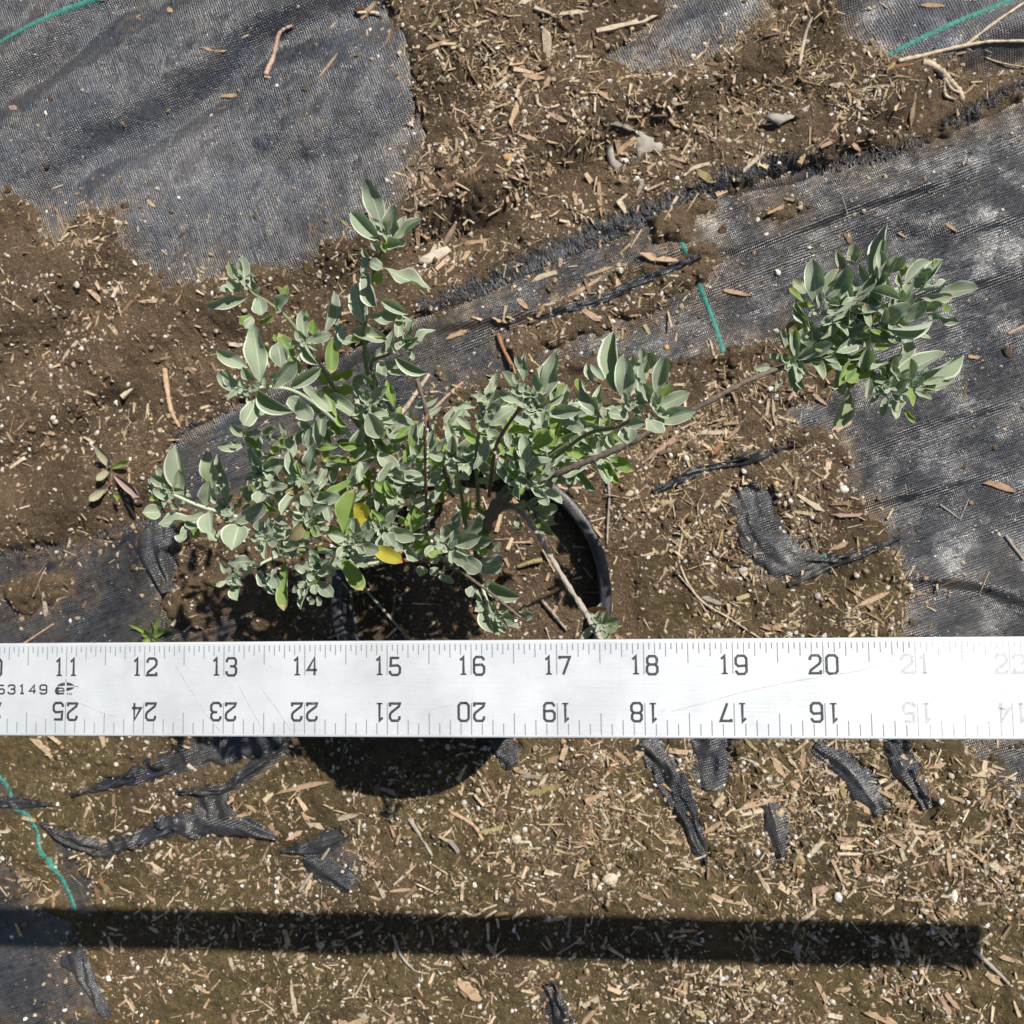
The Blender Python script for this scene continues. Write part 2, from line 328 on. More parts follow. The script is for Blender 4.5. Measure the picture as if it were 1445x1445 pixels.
def fabric_b_z(x, y):
    px, py = to_px(x, y)
    u = x * .90 + y * .42; v = -x * .42 + y * .90
    z = .06 + .17 * fbm(u * .16, v * .55, 3, 40) + .10 * fbm(u * .45, v * 1.5, 3, 44) + .10 * np.sin(v * 2.7 + 3 * vnoise(u * .2, v * .3, 48)) * (.6 + vnoise(u * .2, v * .4, 49)) + .012 * fbm(x * 3, y * 3, 2, 47)
    z += .24 * crease(px, py, [(950, 366), (1040, 358), (1100, 342), (1200, 300), (1290, 275), (1345, 262)], 34)
    z += .24 * crease(px, py, [(600, 470), (700, 455), (800, 440), (860, 400), (950, 362), (985, 350)], 26)
    z += .20 * crease(px, py, [(740, 530), (860, 520), (1000, 512), (1110, 490), (1180, 470)], 40)
    z += .20 * crease(px, py, [(1236, 822), (1300, 818), (1380, 828), (1445, 852), (1600, 880)], 30)
    z += .14 * crease(px, py, [(1200, 640), (1300, 600), (1445, 570)], 40) + .13 * crease(px, py, [(1195, 720), (1330, 690), (1500, 640)], 46)
    z += .30 * np.exp(-((px - 215) / 30) ** 2 - ((py - 800) / 60) ** 2) + .16 * crease(px, py, [(0, 1142), (60, 1140), (110, 1122), (270, 1096), (360, 1068)], 20)
    z += .16 * crease(px, py, [(60, 1170), (150, 1204), (240, 1182), (330, 1174), (400, 1184)], 22)
    z += .16 * crease(px, py, [(1180, 470), (1300, 420), (1445, 390), (1700, 340)], 60) + .15 * crease(px, py, [(1240, 900), (1340, 905), (1445, 940), (1600, 960)], 40) + .12 * crease(px, py, [(1250, 330), (1360, 330), (1500, 300)], 40)
    z -= .10 * np.exp(-(np.maximum(0, 40 - np.hypot(px - 1090, py - 770)) / 30) ** 2) * 0
    z += .07 * np.exp(-((v - edge_y(x) * .9 + x * .42 + .35) / .3) ** 2) * 0
    # the buried sheet goes under near the pot and where soil covers it
    return z
def fabric_a_z(x, y):
    u = x * .90 + y * .43; v = -x * .43 + y * .90
    z = .04 + .40 * vnoise(u * .12 + 5, v * .62, 60) + .22 * vnoise(u * .2, v * 1.3 + 2, 61) + .06 * fbm(u * .4, v * 1.4, 3, 62) + .01 * fbm(x * 3, y * 3, 2, 65)
    ph = v * 1.9 + 3.2 * vnoise(u * .16, v * .16, 66) + 1.5 * vnoise(u * .5, v * .3, 67)
    z += .30 * (np.sin(ph) + .33 * np.sin(2 * ph + .8)) * (.75 + .9 * vnoise(u * .14 + 3, v * .3, 68))
    z -= .45 * sstep(.0, -1.0, y - edge_y(x)) + .1 * sstep(1.2, .2, y - edge_y(x))
    return z
P_C = np.array([-4.05, -1.956]); P_R, P_H = 3.256, 4.63      # pot: centre, rim radius, rim height (inches)
def soil_z(x, y):
    px, py = to_px(x, y)
    sd = cloth_sd(px, py) + 15 * fbm(x * .9, y * .9, 4, 3) + 13 * fbm(x * 4, y * 4, 3, 8) + 3
    m = sstep(-26, 12, sd)
    cl = np.where(y > edge_y(x), fabric_a_z(x, y), fabric_b_z(x, y)); inner = (np.abs(x + 3.6) < 24) & (np.abs(y) < 19)
    cl = np.where(inner, np.maximum(cl, -.6), 0.05)
    lump = .22 * fbm(x * .45, y * .45, 3, 20) + .20 * fbm(x * 1.6, y * 1.6, 4, 24) + .16 * np.abs(fbm(x * 5, y * 5, 3, 29))
    z = cl - .34 + m * (.47 + np.maximum(lump, -.09)) + (1 - m) * 0
    near = sstep(3.3, 2.4, np.hypot(x - P_C[0], y - P_C[1]))
    return z * (1 - near) - .03 * near
def stretch(a, b, step, far, k=26):
    c = np.arange(a, b + step * .5, step); g = np.geomspace(step * 3, far, k)
    return np.concatenate([(a - g)[::-1], c, b + g])
def grid_faces(nx, ny):
    i = np.arange(nx * ny).reshape(nx, ny); return np.stack([i[:-1, :-1], i[1:, :-1], i[1:, 1:], i[:-1, 1:]], -1).reshape(-1, 4)

# ------------------------------------------------------------------ ground and cloth
gx = stretch(-21.5, 14.0, .065, 4000); gy = stretch(-17.0, 17.0, .065, 4000)
X, Y = np.meshgrid(gx, gy, indexing='ij'); Z = soil_z(X, Y)
link('ground', mesh('ground', np.stack([X, Y, Z], -1).reshape(-1, 3), grid_faces(len(gx), len(gy)), M_SOIL), kind='structure')
CLZ = np.where(Y > edge_y(X), fabric_a_z(X, Y), fabric_b_z(X, Y))
def top_z(x, y):                           # soil or cloth, whichever lies on top (bilinear on the ground grid)
    i = np.clip(np.searchsorted(gx, x) - 1, 0, len(gx) - 2); j = np.clip(np.searchsorted(gy, y) - 1, 0, len(gy) - 2)
    fx = np.clip((x - gx[i]) / (gx[i + 1] - gx[i]), 0, 1); fy = np.clip((y - gy[j]) / (gy[j + 1] - gy[j]), 0, 1)
    bl = lambda G_: (G_[i, j] * (1 - fx) + G_[i + 1, j] * fx) * (1 - fy) + (G_[i, j + 1] * (1 - fx) + G_[i + 1, j + 1] * fx) * fy
    s = bl(Z); c = bl(CLZ)
    return np.maximum(s, c), c > s
def sheet(fn, x0, x1, step, ylo, yhi, ny):
    xs = np.arange(x0, x1, step); t = np.linspace(0, 1, ny)
    lo = ylo(xs); hi = yhi(xs); XX = np.repeat(xs[:, None], ny, 1); YY = lo[:, None] + (hi - lo)[:, None] * t[None]
    return np.stack([XX, YY, fn(XX, YY)], -1).reshape(-1, 3), grid_faces(len(xs), ny)
va, fa = sheet(fabric_a_z, -26, 19, .085, lambda x: edge_y(x) - .9, lambda x: np.full_like(x, 19), 230)
fab_a = link('weed_barrier_fabric', mesh('weed_barrier_fabric', va, fa, M_FABA),
             label='dusty black woven weed cloth in soft waves above the torn frayed edge', cat='fabric')
vb, fb = sheet(fabric_b_z, -26, 19, .085, lambda x: np.full_like(x, -19), lambda x: edge_y(x) + .05 * fbm(x * 3, x * 0, 3, 90), 330)
fab_b = link('weed_barrier_fabric', mesh('weed_barrier_fabric', vb, fb, M_FABB),
             label='black woven weed cloth with a frayed torn edge, under pot and soil', cat='fabric')
def dirt(ob, V):                             # soil trodden into the cloth next to the bare patches
    px, py = to_px(V[:, 0], V[:, 1]); sd = cloth_sd(px, py); n = fbm(V[:, 0] * 1.2, V[:, 1] * 1.2, 4, 120) + .7 * fbm(V[:, 0] * 5, V[:, 1] * 5, 3, 125)
    d = np.clip(np.exp(-np.maximum(0, -sd - 2) / 24) * (.75 + 1.2 * n) + np.clip(n - .45, 0, .5), 0, .92)
    at_ = ob.data.attributes.new('dirt', 'FLOAT', 'POINT'); at_.data.foreach_set('value', d.astype(np.float32))
dirt(fab_a, va); dirt(fab_b, vb)
def ribbon(pts, fn, w, name, parent):
    P = np.array([at(*p)[:2] for p in pts]); L = np.concatenate([[0], np.cumsum(np.hypot(*np.diff(P, axis=0).T))])
    s = np.arange(0, L[-1], .05); x = np.interp(s, L, P[:, 0]); y = np.interp(s, L, P[:, 1])
    tx, ty = np.gradient(x), np.gradient(y); n = np.hypot(tx, ty); nx, ny = -ty / n, tx / n
    V = []
    for k in range(-2, 3):
        ww = w / 2 * (1 + .35 * np.sin(s * 2 * math.pi / .15 + k * 1.6) + .15 * vnoise(s * 9, s * 0 + k, 5)) * k / 2
        xx, yy = x + nx * ww, y + ny * ww; V.append(np.stack([xx, yy, fn(xx, yy) + .008 + .02 * (1 - abs(k) / 2) + .016 * np.sin(s * 2 * math.pi / .15 + k * 2)], -1))
    V = np.stack(V, 1).reshape(-1, 3)
    link(name, mesh(name, V, grid_faces(len(s), 5), M_GREEN), parent)
ribbon([(-150, 140), (0, 65), (130, 0), (300, -85)], fabric_a_z, .13, 'green_stripe', fab_a)
ribbon([(1180, 110), (1252, 78), (1330, 40), (1420, 2), (1560, -60)], fabric_a_z, .13, 'green_stripe', fab_a)
ribbon([(932, 284), (945, 305), (990, 415), (1006, 452), (1020, 500), (1030, 524)], fabric_b_z, .12, 'green_stripe', fab_b)
ribbon([(-10, 1080), (10, 1104), (24, 1136), (50, 1150), (66, 1196), (84, 1232), (106, 1278), (108, 1284)], lambda x, y: top_z(x, y)[0], .12, 'green_stripe', fab_b)
ribbon([(408, 548), (412, 560)], fabric_b_z, .1, 'green_stripe', fab_b)
ribbon([(425, 603), (430, 616)], fabric_b_z, .1, 'green_stripe', fab_b)
ribbon([(1086, 628), (1094, 644)], lambda x, y: fabric_b_z(x, y) + .05, .1, 'green_stripe', fab_b)
ribbon([(1160, 778), (1168, 794)], lambda x, y: fabric_b_z(x, y) + .05, .1, 'green_stripe', fab_b)
# torn, bunched strips of the sheet lying over the soil
TEDGE = []
def torn(path, ws, hgt, seed):
    P = np.array([at(*p)[:2] for p in path]); L = np.concatenate([[0], np.cumsum(np.hypot(*np.diff(P, axis=0).T))])
    s = np.linspace(0, L[-1], max(14, int(L[-1] / .06))); x = np.interp(s, L, P[:, 0]); y = np.interp(s, L, P[:, 1]); w = np.interp(s, L, np.array(ws) / 52)
    ker = np.ones(7) / 7; xp = np.convolve(np.pad(x, 3, 'edge'), ker, 'valid'); yp = np.convolve(np.pad(y, 3, 'edge'), ker, 'valid')
    tx, ty = np.gradient(xp), np.gradient(yp); n = np.hypot(tx, ty) + 1e-9; nx, ny = -ty / n, tx / n; V = []; K = 12
    w = w * (1 + .5 * vnoise(s * 2.3 + seed * 7.1, s * 0 + seed, 81))
    for k in range(-K, K + 1):
        q = k / K; rag = 1 + .35 * vnoise(s * 5 + k * .3, s * 0 + seed * 3 + np.sign(k), 82) * abs(q); o = q * w / 2 * rag
        xx, yy = xp + nx * o, yp + ny * o; b = top_z(xx, yy)[0]
        rid = (1 - abs(q) ** 2.2) * (.55 + 1.1 * (vnoise(s * 1.6 + seed, q * 2.2 + s * .2, 83) + .3)); tri = np.abs(((q * .95 + 1.1 * vnoise(s * 1.1 + seed * 5, s * 0 + 2, 84)) % 1) * 2 - 1) - .5; ple = .9 * tri * (1 - q ** 4)
        V.append(np.stack([xx, yy, b + .012 + hgt * (.8 * rid + .42 * ple) + .02 * fbm(xx * 7, yy * 7, 2, 86) - .03 * abs(q) ** 6], -1))
        if abs(k) == K: TEDGE.extend([(xx[j], yy[j], float(V[-1][j, 2]), nx[j] * np.sign(k), ny[j] * np.sign(k)) for j in range(2, len(s) - 2, 3)])
    link('torn_strip', mesh('torn_strip', np.stack(V, 1).reshape(-1, 3), grid_faces(len(s), 2 * K + 1), M_FABB), fab_b)
for k_, (p_, w_, h_) in enumerate((
    ([(106, 1120), (180, 1098), (250, 1072), (330, 1050), (400, 1036)], [4, 24, 36, 48, 48], .13), ([(60, 1158), (100, 1180), (150, 1196), (205, 1178), (250, 1165)], [10, 28, 28, 28, 24], .2),
    ([(225, 1160), (290, 1160), (345, 1162), (398, 1180)], [22, 40, 38, 10], .2), ([(300, 1112), (306, 1135), (314, 1158)], [52, 44, 56], .12), ([(255, 1112), (320, 1112), (355, 1085), (395, 1058), (415, 1038)], [6, 18, 20, 18, 12], .2),
    ([(398, 1198), (440, 1198), (492, 1172)], [6, 30, 22], .16), ([(430, 1205), (462, 1228), (500, 1252)], [34, 46, 24], .14), ([(906, 1038), (940, 1080), (970, 1150), (996, 1216)], [34, 38, 36, 10], .22), ([(1000, 1036), (1005, 1075), (1000, 1114)], [66, 54, 30], .13),
    ([(1146, 1048), (1200, 1085), (1244, 1146)], [22, 50, 28], .15), ([(1254, 1038), (1276, 1085), (1308, 1142)], [28, 36, 22], .2), ([(1082, 1126), (1096, 1165), (1104, 1210)], [26, 36, 16], .15), ([(1042, 690), (1066, 720), (1072, 760), (1110, 792), (1184, 790)], [44, 60, 54, 48, 14], .2),
    ([(920, 696), (990, 662), (1060, 648), (1126, 626)], [8, 15, 15, 6], .15), ([(1108, 826), (1180, 792), (1274, 758)], [8, 17, 6], .15), ([(100, 1340), (130, 1390), (162, 1432)], [44, 36, 14], .2), ([(772, 1382), (790, 1420), (806, 1462)], [18, 30, 30], .15),
    ([(236, 730), (226, 775), (242, 838)], [44, 66, 30], .26), ([(-10, 1128), (40, 1132), (86, 1130)], [20, 16, 4], .12), ([(990, 366), (920, 392), (850, 424), (760, 452)], [10, 16, 18, 10], .12), ([(700, 1036), (722, 1056), (716, 1084)], [40, 36, 14], .14))): torn(p_, w_, h_, k_)
# frayed threads along the torn edge
def fringe():
    V, Fc = [], []
    def strand(x, y, dx, dy, L, z0, w):
        b = len(V); n = math.hypot(dx, dy); dx, dy = dx / n, dy / n; c = random.uniform(-.5, .5)
        for k in range(5):
            t = k / 4; q = c * t * t; ax, ay = x + (dx - dy * q) * L * t, y + (dy + dx * q) * L * t
            z = float(top_z(np.array([ax]), np.array([ay]))[0][0]) if k > 1 else z0
            z = max(z, z0 - .1) + .03 + .05 * math.sin(t * 3) * random.random(); ww = w * (1 - .6 * t)
            V.extend([(ax - dy * ww, ay + dx * ww, z), (ax + dy * ww, ay - dx * ww, z), (ax, ay, z + ww)])
        for k in range(4):
            for j in range(3):
                a0, a1 = b + 3 * k + j, b + 3 * k + (j + 1) % 3; Fc.append((a0, a1, a1 + 3, a0 + 3))
    for (x0, x1, n, ln) in ((600, 700, 170, 24), (700, 960, 620, 26), (960, 1120, 330, 26), (1120, 1300, 150, 18), (1330, 1480, 220, 24), (236, 345, 60, 13), (0, 235, 150, 16)):
        for _ in range(n):
            px = random.uniform(x0, x1); py = np.interp(px, [e[0] for e in EDGE], [e[1] for e in EDGE]) + random.uniform(-2, 9)
            p = at(px, py); a = math.radians(random.gauss(106, 20))
            strand(p[0], p[1], math.cos(a), math.sin(a), random.uniform(.4, 1.25) * ln / 52, float(fabric_b_z(p[:1], p[1:2])[0]), random.uniform(.010, .022))
    for (x, y, z, dx, dy) in TEDGE:
        if random.random() < .55: a = math.atan2(dy, dx) + random.gauss(0, .5); strand(x, y, math.cos(a), math.sin(a), random.uniform(.06, .26), z, random.uniform(.006, .012))
    return mesh('frayed_threads', V, np.array(Fc), M_FRINGE)
link('frayed_threads', fringe(), fab_b, kind='stuff')

# ------------------------------------------------------------------ loose litter on the ground
def chip_shape(seed, flat=.35):
    r = random.Random(seed); V = []; n = 4
    bend = r.uniform(-.25, .25)
    for k in range(n + 1):
        t = k / n - .5; w = (.5 if 0 < k < n else r.uniform(.06, .42)) * r.uniform(.62, 1.1); ox = bend * (4 * t * t - .5) * .5; hh = flat * r.uniform(.7, 1.1)
        sk = r.uniform(-.12, .12) if k in (0, n) else 0
        V += [(ox - w, t + sk, 0), (ox + w, t - sk, 0), (ox + w * .75, t - sk, hh), (ox - w * .7, t + sk, hh * r.uniform(.7, 1.2))]
    Fc = [(3, 2, 1, 0), (4 * n, 4 * n + 1, 4 * n + 2, 4 * n + 3)]
    for k in range(n):
        for j in range(4): a, b = 4 * k + j, 4 * k + (j + 1) % 4; Fc.append((a, b, b + 4, a + 4))
    return np.array(V), Fc
CHIPS = [chip_shape(s) for s in range(12)]
chip_me = {(t, i): None for t in M_TONE for i in range(12)}
def chip_mesh(tone, i):
    if chip_me[(tone, i)] is None: chip_me[(tone, i)] = mesh('wood_chip', CHIPS[i][0] / I * 1.0, CHIPS[i][1], M_TONE[tone], smooth=False)
    return chip_me[(tone, i)]
def litter_matrix(x, y, ang, L, w, sink=.25):
    d = np.array([math.cos(ang), math.sin(ang)]); a = np.array([x, y]) + d * L * .4; b = np.array([x, y]) - d * L * .4
    zz = top_z(np.array([a[0], b[0], x]), np.array([a[1], b[1], y]))[0]
    hi, lo, mid = zz; base = max((hi + lo) / 2, mid - .03) - w * .35 * sink
    e = Vector((d[0] * L * .8, d[1] * L * .8, max(-.5 * L, min(.5 * L, hi - lo)))).normalized(); s = e.cross(Vector((0, 0, 1))).normalized()
    n = s.cross(e).normalized()
    s2 = (s * math.cos(.0) + n * 0)
    m = Matrix((s2, e, n)).transposed().to_4x4()
    return Matrix.Translation(Vector((x, y, base)) * I) @ m @ Matrix.Diagonal((w * I, L * I, w * I, 1))
BIG = """507 22 530 2 10 tan;841 46 929 17 11 pale;771 45 772 85 15 pale;726 108 769 115 11 tan;766 130 782 98 10 tan;722 186 736 140 12 tan;776 168 801 183 9 pink;842 138 867 153 10 tan;822 103 842 121 8 brown
772 230 776 249 10 tan;616 286 686 246 9 brown;845 260 849 310 9 tan;622 342 643 312 9 pink;656 339 688 335 9 tan;752 397 786 385 10 pale;790 379 793 358 10 pink;802 422 848 395 8 tan;829 390 866 378 7 tan;822 440 846 457 10 pink
825 426 866 422 8 pink;905 365 958 370 12 tan;697 453 723 455 9 tan;631 478 660 468 9 tan;759 449 769 432 9 tan;732 425 746 439 9 tan;603 256 618 276 8 tan;649 86 679 126 6 brown;575 289 605 275 8 tan;586 330 594 282 9 pale
1047 248 1077 221 8 pale;983 248 1007 265 14 olive;1190 198 1212 215 10 tan;1212 134 1249 134 8 pale;1285 128 1287 181 7 tan;1138 109 1175 112 7 olive;1242 102 1285 104 6 rust;1020 411 1057 418 8 tan;960 107 993 118 6 brown
1042 1136 1108 1122 12 tan;1044 1146 1082 1141 8 pale;1084 1065 1124 1110 13 tan;1131 1053 1131 1084 10 tan;1098 1043 1118 1077 7 pale;1178 1043 1183 1084 8 pink;1228 1134 1279 1131 11 pink;1205 1126 1227 1147 10 tan
1299 1079 1329 1077 9 tan;1296 1191 1322 1176 9 tan;1235 1110 1259 1124 8 tan;1352 1119 1373 1110 8 tan;1141 1205 1161 1184 8 pale;1145 1255 1168 1251 13 pink;1275 1171 1316 1174 8 pale;1265 1261 1296 1265 9 tan;1222 1211 1225 1235 9 rust
1131 1308 1165 1335 7 grey;1118 1322 1128 1352 11 grey;1030 1396 1087 1411 5 pale;1220 1424 1262 1441 10 tan;1390 1372 1413 1389 11 tan;1306 1206 1318 1240 8 brown;1330 1395 1350 1420 8 tan;1150 1380 1165 1410 7 tan
1123 698 1161 722 9 pale;1173 727 1212 727 7 pink;1390 680 1430 693 12 tan;980 612 1034 611 7 pale;1088 564 1094 601 8 pale;1071 883 1121 884 9 tan;1205 854 1252 834 8 tan;1168 779 1195 765 8 tan;1108 552 1148 554 6 brown;1145 557 1165 572 7 pink
1366 503 1383 505 7 tan;93 510 116 483 8 pale;218 510 240 502 6 brown;915 650 957 615 15 pink;686 1077 702 1116 8 brown;744 1120 792 1106 9 olive;807 1203 829 1186 10 pink;850 1183 862 1160 8 pale;839 1226 842 1259 7 tan
650 1379 679 1405 18 tan;507 1395 535 1346 6 pale;822 1439 845 1412 8 tan;480 1439 523 1435 11 tan;50 1040 81 1065 11 tan;0 1173 18 1171 8 pale;50 1276 85 1259 9 tan;395 1116 465 1101 9 tan;412 1385 424 1425 7 pale;280 1382 300 1396 8 tan
775 1075 800 1062 10 tan;900 1068 910 1046 12 tan;870 1057 890 1075 8 tan;560 1242 590 1216 5 pale;480 1153 510 1145 9 pale;555 1150 562 1130 7 pale;635 1178 650 1198 7 grey;215 1304 232 1310 7 pale;290 75 320 75 6 tan;305 128 330 130 9 tan
236 10 244 22 9 tan;450 115 478 78 6 tan;210 285 222 294 7 tan;12 150 28 158 10 pink;70 835 66 870 8 pale;900 250 925 235 9 tan;700 250 745 262 8 brown;640 60 700 40 8 tan;870 215 900 190 9 tan;930 160 960 180 8 tan
735 20 760 5 10 pale;790 30 830 20 9 pale;690 130 720 100 9 tan;660 170 690 190 8 brown;735 200 790 210 7 tan;600 80 640 70 9 tan;1190 330 1200 345 7 brown;900 980 930 985 9 tan;1330 320 1345 330 6 tan"""
big = []
for row in BIG.replace('\n', ';').split(';'):
    a = row.split(); x1, y1, x2, y2, w = map(float, a[:5]); big.append((at(x1, y1)[:2], at(x2, y2)[:2], w / 52, a[5]))
# density of litter over the ground (photo pixels): x, y, rx, ry, weight
DENS = [(740, 130, 150, 140, 2.2), (900, 220, 160, 90, 1.4), (1090, 160, 170, 70, 1.3), (1140, 40, 60, 60, 1.0), (640, 310, 90, 80, 3.0), (860, 430, 130, 60, 1.0), (1000, 640, 140, 110, 2.4), (1130, 820, 170, 90, 3.0),
        (1180, 1150, 230, 110, 3.4), (1330, 1230, 160, 120, 2.6), (860, 1150, 150, 90, 1.5), (600, 1200, 300, 130, .8), (300, 1250, 260, 120, .9), (1100, 1400, 340, 60, 1.6), (500, 1400, 300, 60, 1.0), (120, 560, 150, 180, .7), (560, 560, 150, 80, .8), (60, 380, 120, 60, .6), (200, 820, 120, 60, .4)]
def scatter(n, base=.12):
    out = []
    while len(out) < n:
        m = 4000; px = rng.uniform(-90, 1535, m); py = rng.uniform(-90, 1535, m)
        d = base + sum(w * np.exp(-((px - cx) / rx) ** 2 - ((py - cy) / ry) ** 2) for cx, cy, rx, ry, w in DENS)
        d = d / (1 + .18 * d); d = d * np.clip(.75 + 1.5 * fbm(px / 46., py / 46., 3, 140), .12, 2.2)
        P = np.stack([((px - 722.5) / F_PX), -(py - 722.5) / F_PX, -np.ones(m)], -1) @ M_CAM.T; t = -CAM_H / P[:, 2]; x, y = P[:, 0] * t, P[:, 1] * t
        zt, onc = top_z(x, y); sdp = np.full(m, 99.); sdp[onc] = cloth_sd(px[onc], py[onc]); keep = rng.uniform(0, 2.3, m) < d * np.where(onc, .06 + 1.0 * np.exp(-np.abs(sdp) / 17), 1); keep &= np.hypot(x - P_C[0], y - P_C[1]) > 2.8
        out += list(zip(x[keep], y[keep], onc[keep]))
    return out[:n]
TONE_TXT = {'pale': 'pale', 'tan': 'tan', 'pink': 'pinkish tan', 'brown': 'dark brown', 'rust': 'rust red', 'grey': 'weathered grey', 'olive': 'olive tan'}
def zone(x, y):
    px, py = [float(v) for v in to_px(np.array(x), np.array(y))]
    if py > 1325: return 'across the ruler shadow from the pot'
    if py > 1000: return 'between the ruler and its shadow'
    if y > edge_y(x): return 'between wavy cloth and frayed edge' if px > 560 else 'near the weed seedling'
    if px > 900: return 'beside the long bare branch'
    return 'around the foot of the pot'
def place_chip(x, y, ang, L, w, tone, i):
    onc = bool(top_z(np.array([x]), np.array([y]))[1][0]); asp = L / w
    kind = 'long thin' if asp > 5 else ('stubby' if asp < 2.8 else 'narrow'); size = 'large' if L > .75 else ('medium' if L > .42 else 'small')
    lab = f"{size} {kind} {TONE_TXT[tone]} wood chip on {'cloth' if onc else 'soil'} {zone(x, y)}"
    link('wood_chip', chip_mesh(tone, i), None, lab, 'wood chip', lab.replace('wood chip', 'wood chips'), mw=litter_matrix(x, y, ang, L, w))
nchip = 0
for k, (a, b, w, tone) in enumerate(big):
    d = b - a; c = (a + b) / 2; L = max(float(np.hypot(*d)), w * 1.3)
    place_chip(c[0], c[1], math.atan2(d[1], d[0]), L, w, tone, k % 12); nchip += 1
tones = ['tan'] * 6 + ['pale'] * 4 + ['pink'] * 3 + ['brown'] * 3 + ['olive'] * 2 + ['grey', 'rust']
for k, (x, y, onc) in enumerate(scatter(300 - nchip)):
    L = random.uniform(.34, .62); w = L / random.choice((2.2, 3, 3.5, 4, 5.5, 6.5))
    place_chip(x, y, random.uniform(0, math.pi), L, min(w, .17), random.choice(tones), k % 12)
def joined(n, shapes, size, name, m, base=.12, parent=None, asp=(2, 6), pts=None, flat=1.0, lift=.0, **kw):
    VV, FF = [], []; off = 0
    pts = scatter(n, base) if pts is None else pts
    xs = np.array([p[0] for p in pts]); ys = np.array([p[1] for p in pts])
    zs = top_z(xs, ys)[0] if len(pts[0]) < 4 else np.array([p[3] for p in pts])
    N = len(pts); ns = len(shapes)
    for q in range(ns):
        ii = np.arange(q, N, ns); V, Fc = shapes[q]; m_ = len(ii)
        if not m_: continue
        L = size[0] + (size[1] - size[0]) * rng.uniform(0, 1, m_) ** 2.2; w = L / rng.uniform(asp[0], asp[1], m_); a = rng.uniform(0, 6.283, m_); tl = rng.normal(0, .16, m_)
        T = V[None] * np.stack([w, L, w * flat], -1)[:, None]; c, s_ = np.cos(a)[:, None], np.sin(a)[:, None]
        VV.append(np.stack([T[..., 0] * c - T[..., 1] * s_ + xs[ii, None], T[..., 0] * s_ + T[..., 1] * c + ys[ii, None], T[..., 2] + T[..., 1] * tl[:, None] + (zs[ii] - w * (.05 + .45 * rng.uniform(0, 1, m_)) + lift)[:, None]], -1).reshape(-1, 3))
        FF.append((np.asarray(Fc)[None] + (np.arange(m_) * len(V))[:, None, None]).reshape(-1, len(Fc[0])) + off); off += m_ * len(V)
    return link(name, mesh(name, np.concatenate(VV), np.concatenate(FF), m, smooth=False), parent, kind='stuff', **kw)
def small_chip(seed):                        # 12 triangles
    r = random.Random(seed); V = []
    for t in (-.5, .5):
        a, b = r.uniform(.04, .5), r.uniform(.04, .5); V += [(-a, t + r.uniform(-.16, .16), 0), (b, t + r.uniform(-.16, .16), 0), (b * .8, t, .4), (-a * .8, t, .45)]
    return np.array(V), np.array([(3, 2, 1, 0), (4, 5, 6, 7), (0, 1, 5, 4), (1, 2, 6, 5), (2, 3, 7, 6), (3, 0, 4, 7)])
SM = [small_chip(s) for s in range(16)]
joined(9000, SM, (.10, .5), 'wood_litter', M_CHIP, .22, label='mass of small wood slivers and bark bits strewn over the soil', cat='mulch')
joined(1700, SM, (.3, .8), 'straw_litter', M_CHIP, .3, asp=(11, 24), label='thin straw and root fibres scattered across the bare soil', cat='straw')
PHI = (1 + 5 ** .5) / 2
ICO_V = np.array([(-1, PHI, 0), (1, PHI, 0), (-1, -PHI, 0), (1, -PHI, 0), (0, -1, PHI), (0, 1, PHI), (0, -1, -PHI), (0, 1, -PHI), (PHI, 0, -1), (PHI, 0, 1), (-PHI, 0, -1), (-PHI, 0, 1)], float) / math.hypot(1, PHI) * .5
ICO_F = np.array([(0, 11, 5), (0, 5, 1), (0, 1, 7), (0, 7, 10), (0, 10, 11), (1, 5, 9), (5, 11, 4), (11, 10, 2), (10, 7, 6), (7, 1, 8), (3, 9, 4), (3, 4, 2), (3, 2, 6), (3, 6, 8), (3, 8, 9), (4, 9, 5), (2, 4, 11), (6, 2, 10), (8, 6, 7), (9, 8, 1)])
GR = []
for s in range(10):
    r = np.random.default_rng(s); v = ICO_V * (1 + r.uniform(-.25, .25, (12, 1))); v[:, 2] = v[:, 2] * .8 + .2; GR.append((v, ICO_F))
joined(30000, GR, (.03, .19), 'grit', M_GRIT, .9, asp=(1, 1.7), label='coarse grit and crumbs of soil covering the bare ground', cat='grit')
# pebbles that can be told apart
joined(4600, GR, (.07, .36), 'soil_crumbs', M_SOIL, .8, asp=(1, 1.5), flat=.75, label='dark crumbly clods of soil heaped on the ground', cat='soil')
_keep = DENS; DENS = [(1130, 50, 70, 60, 3.0), (1000, 40, 60, 40, 2.0), (700, 40, 130, 50, 1.2), (1180, 110, 90, 40, 1.6), (1200, 1150, 200, 90, 1.6), (1130, 830, 150, 90, 2.2), (980, 640, 110, 90, 1.6), (1050, 540, 70, 50, 1.0), (860, 1120, 120, 70, 1.4), (740, 140, 140, 110, 1.2), (80, 330, 90, 40, .8)]
M_GOLD = mat_wood('golden_fibre', [(0, (.36, .26, .12)), (.5, (.50, .38, .20)), (1, (.62, .50, .30))])
joined(5600, SM, (.08, .46), 'golden_fibres', M_GOLD, .02, asp=(5, 14), label='golden dry fibres matted over the soil', cat='fibre'); DENS = _keep
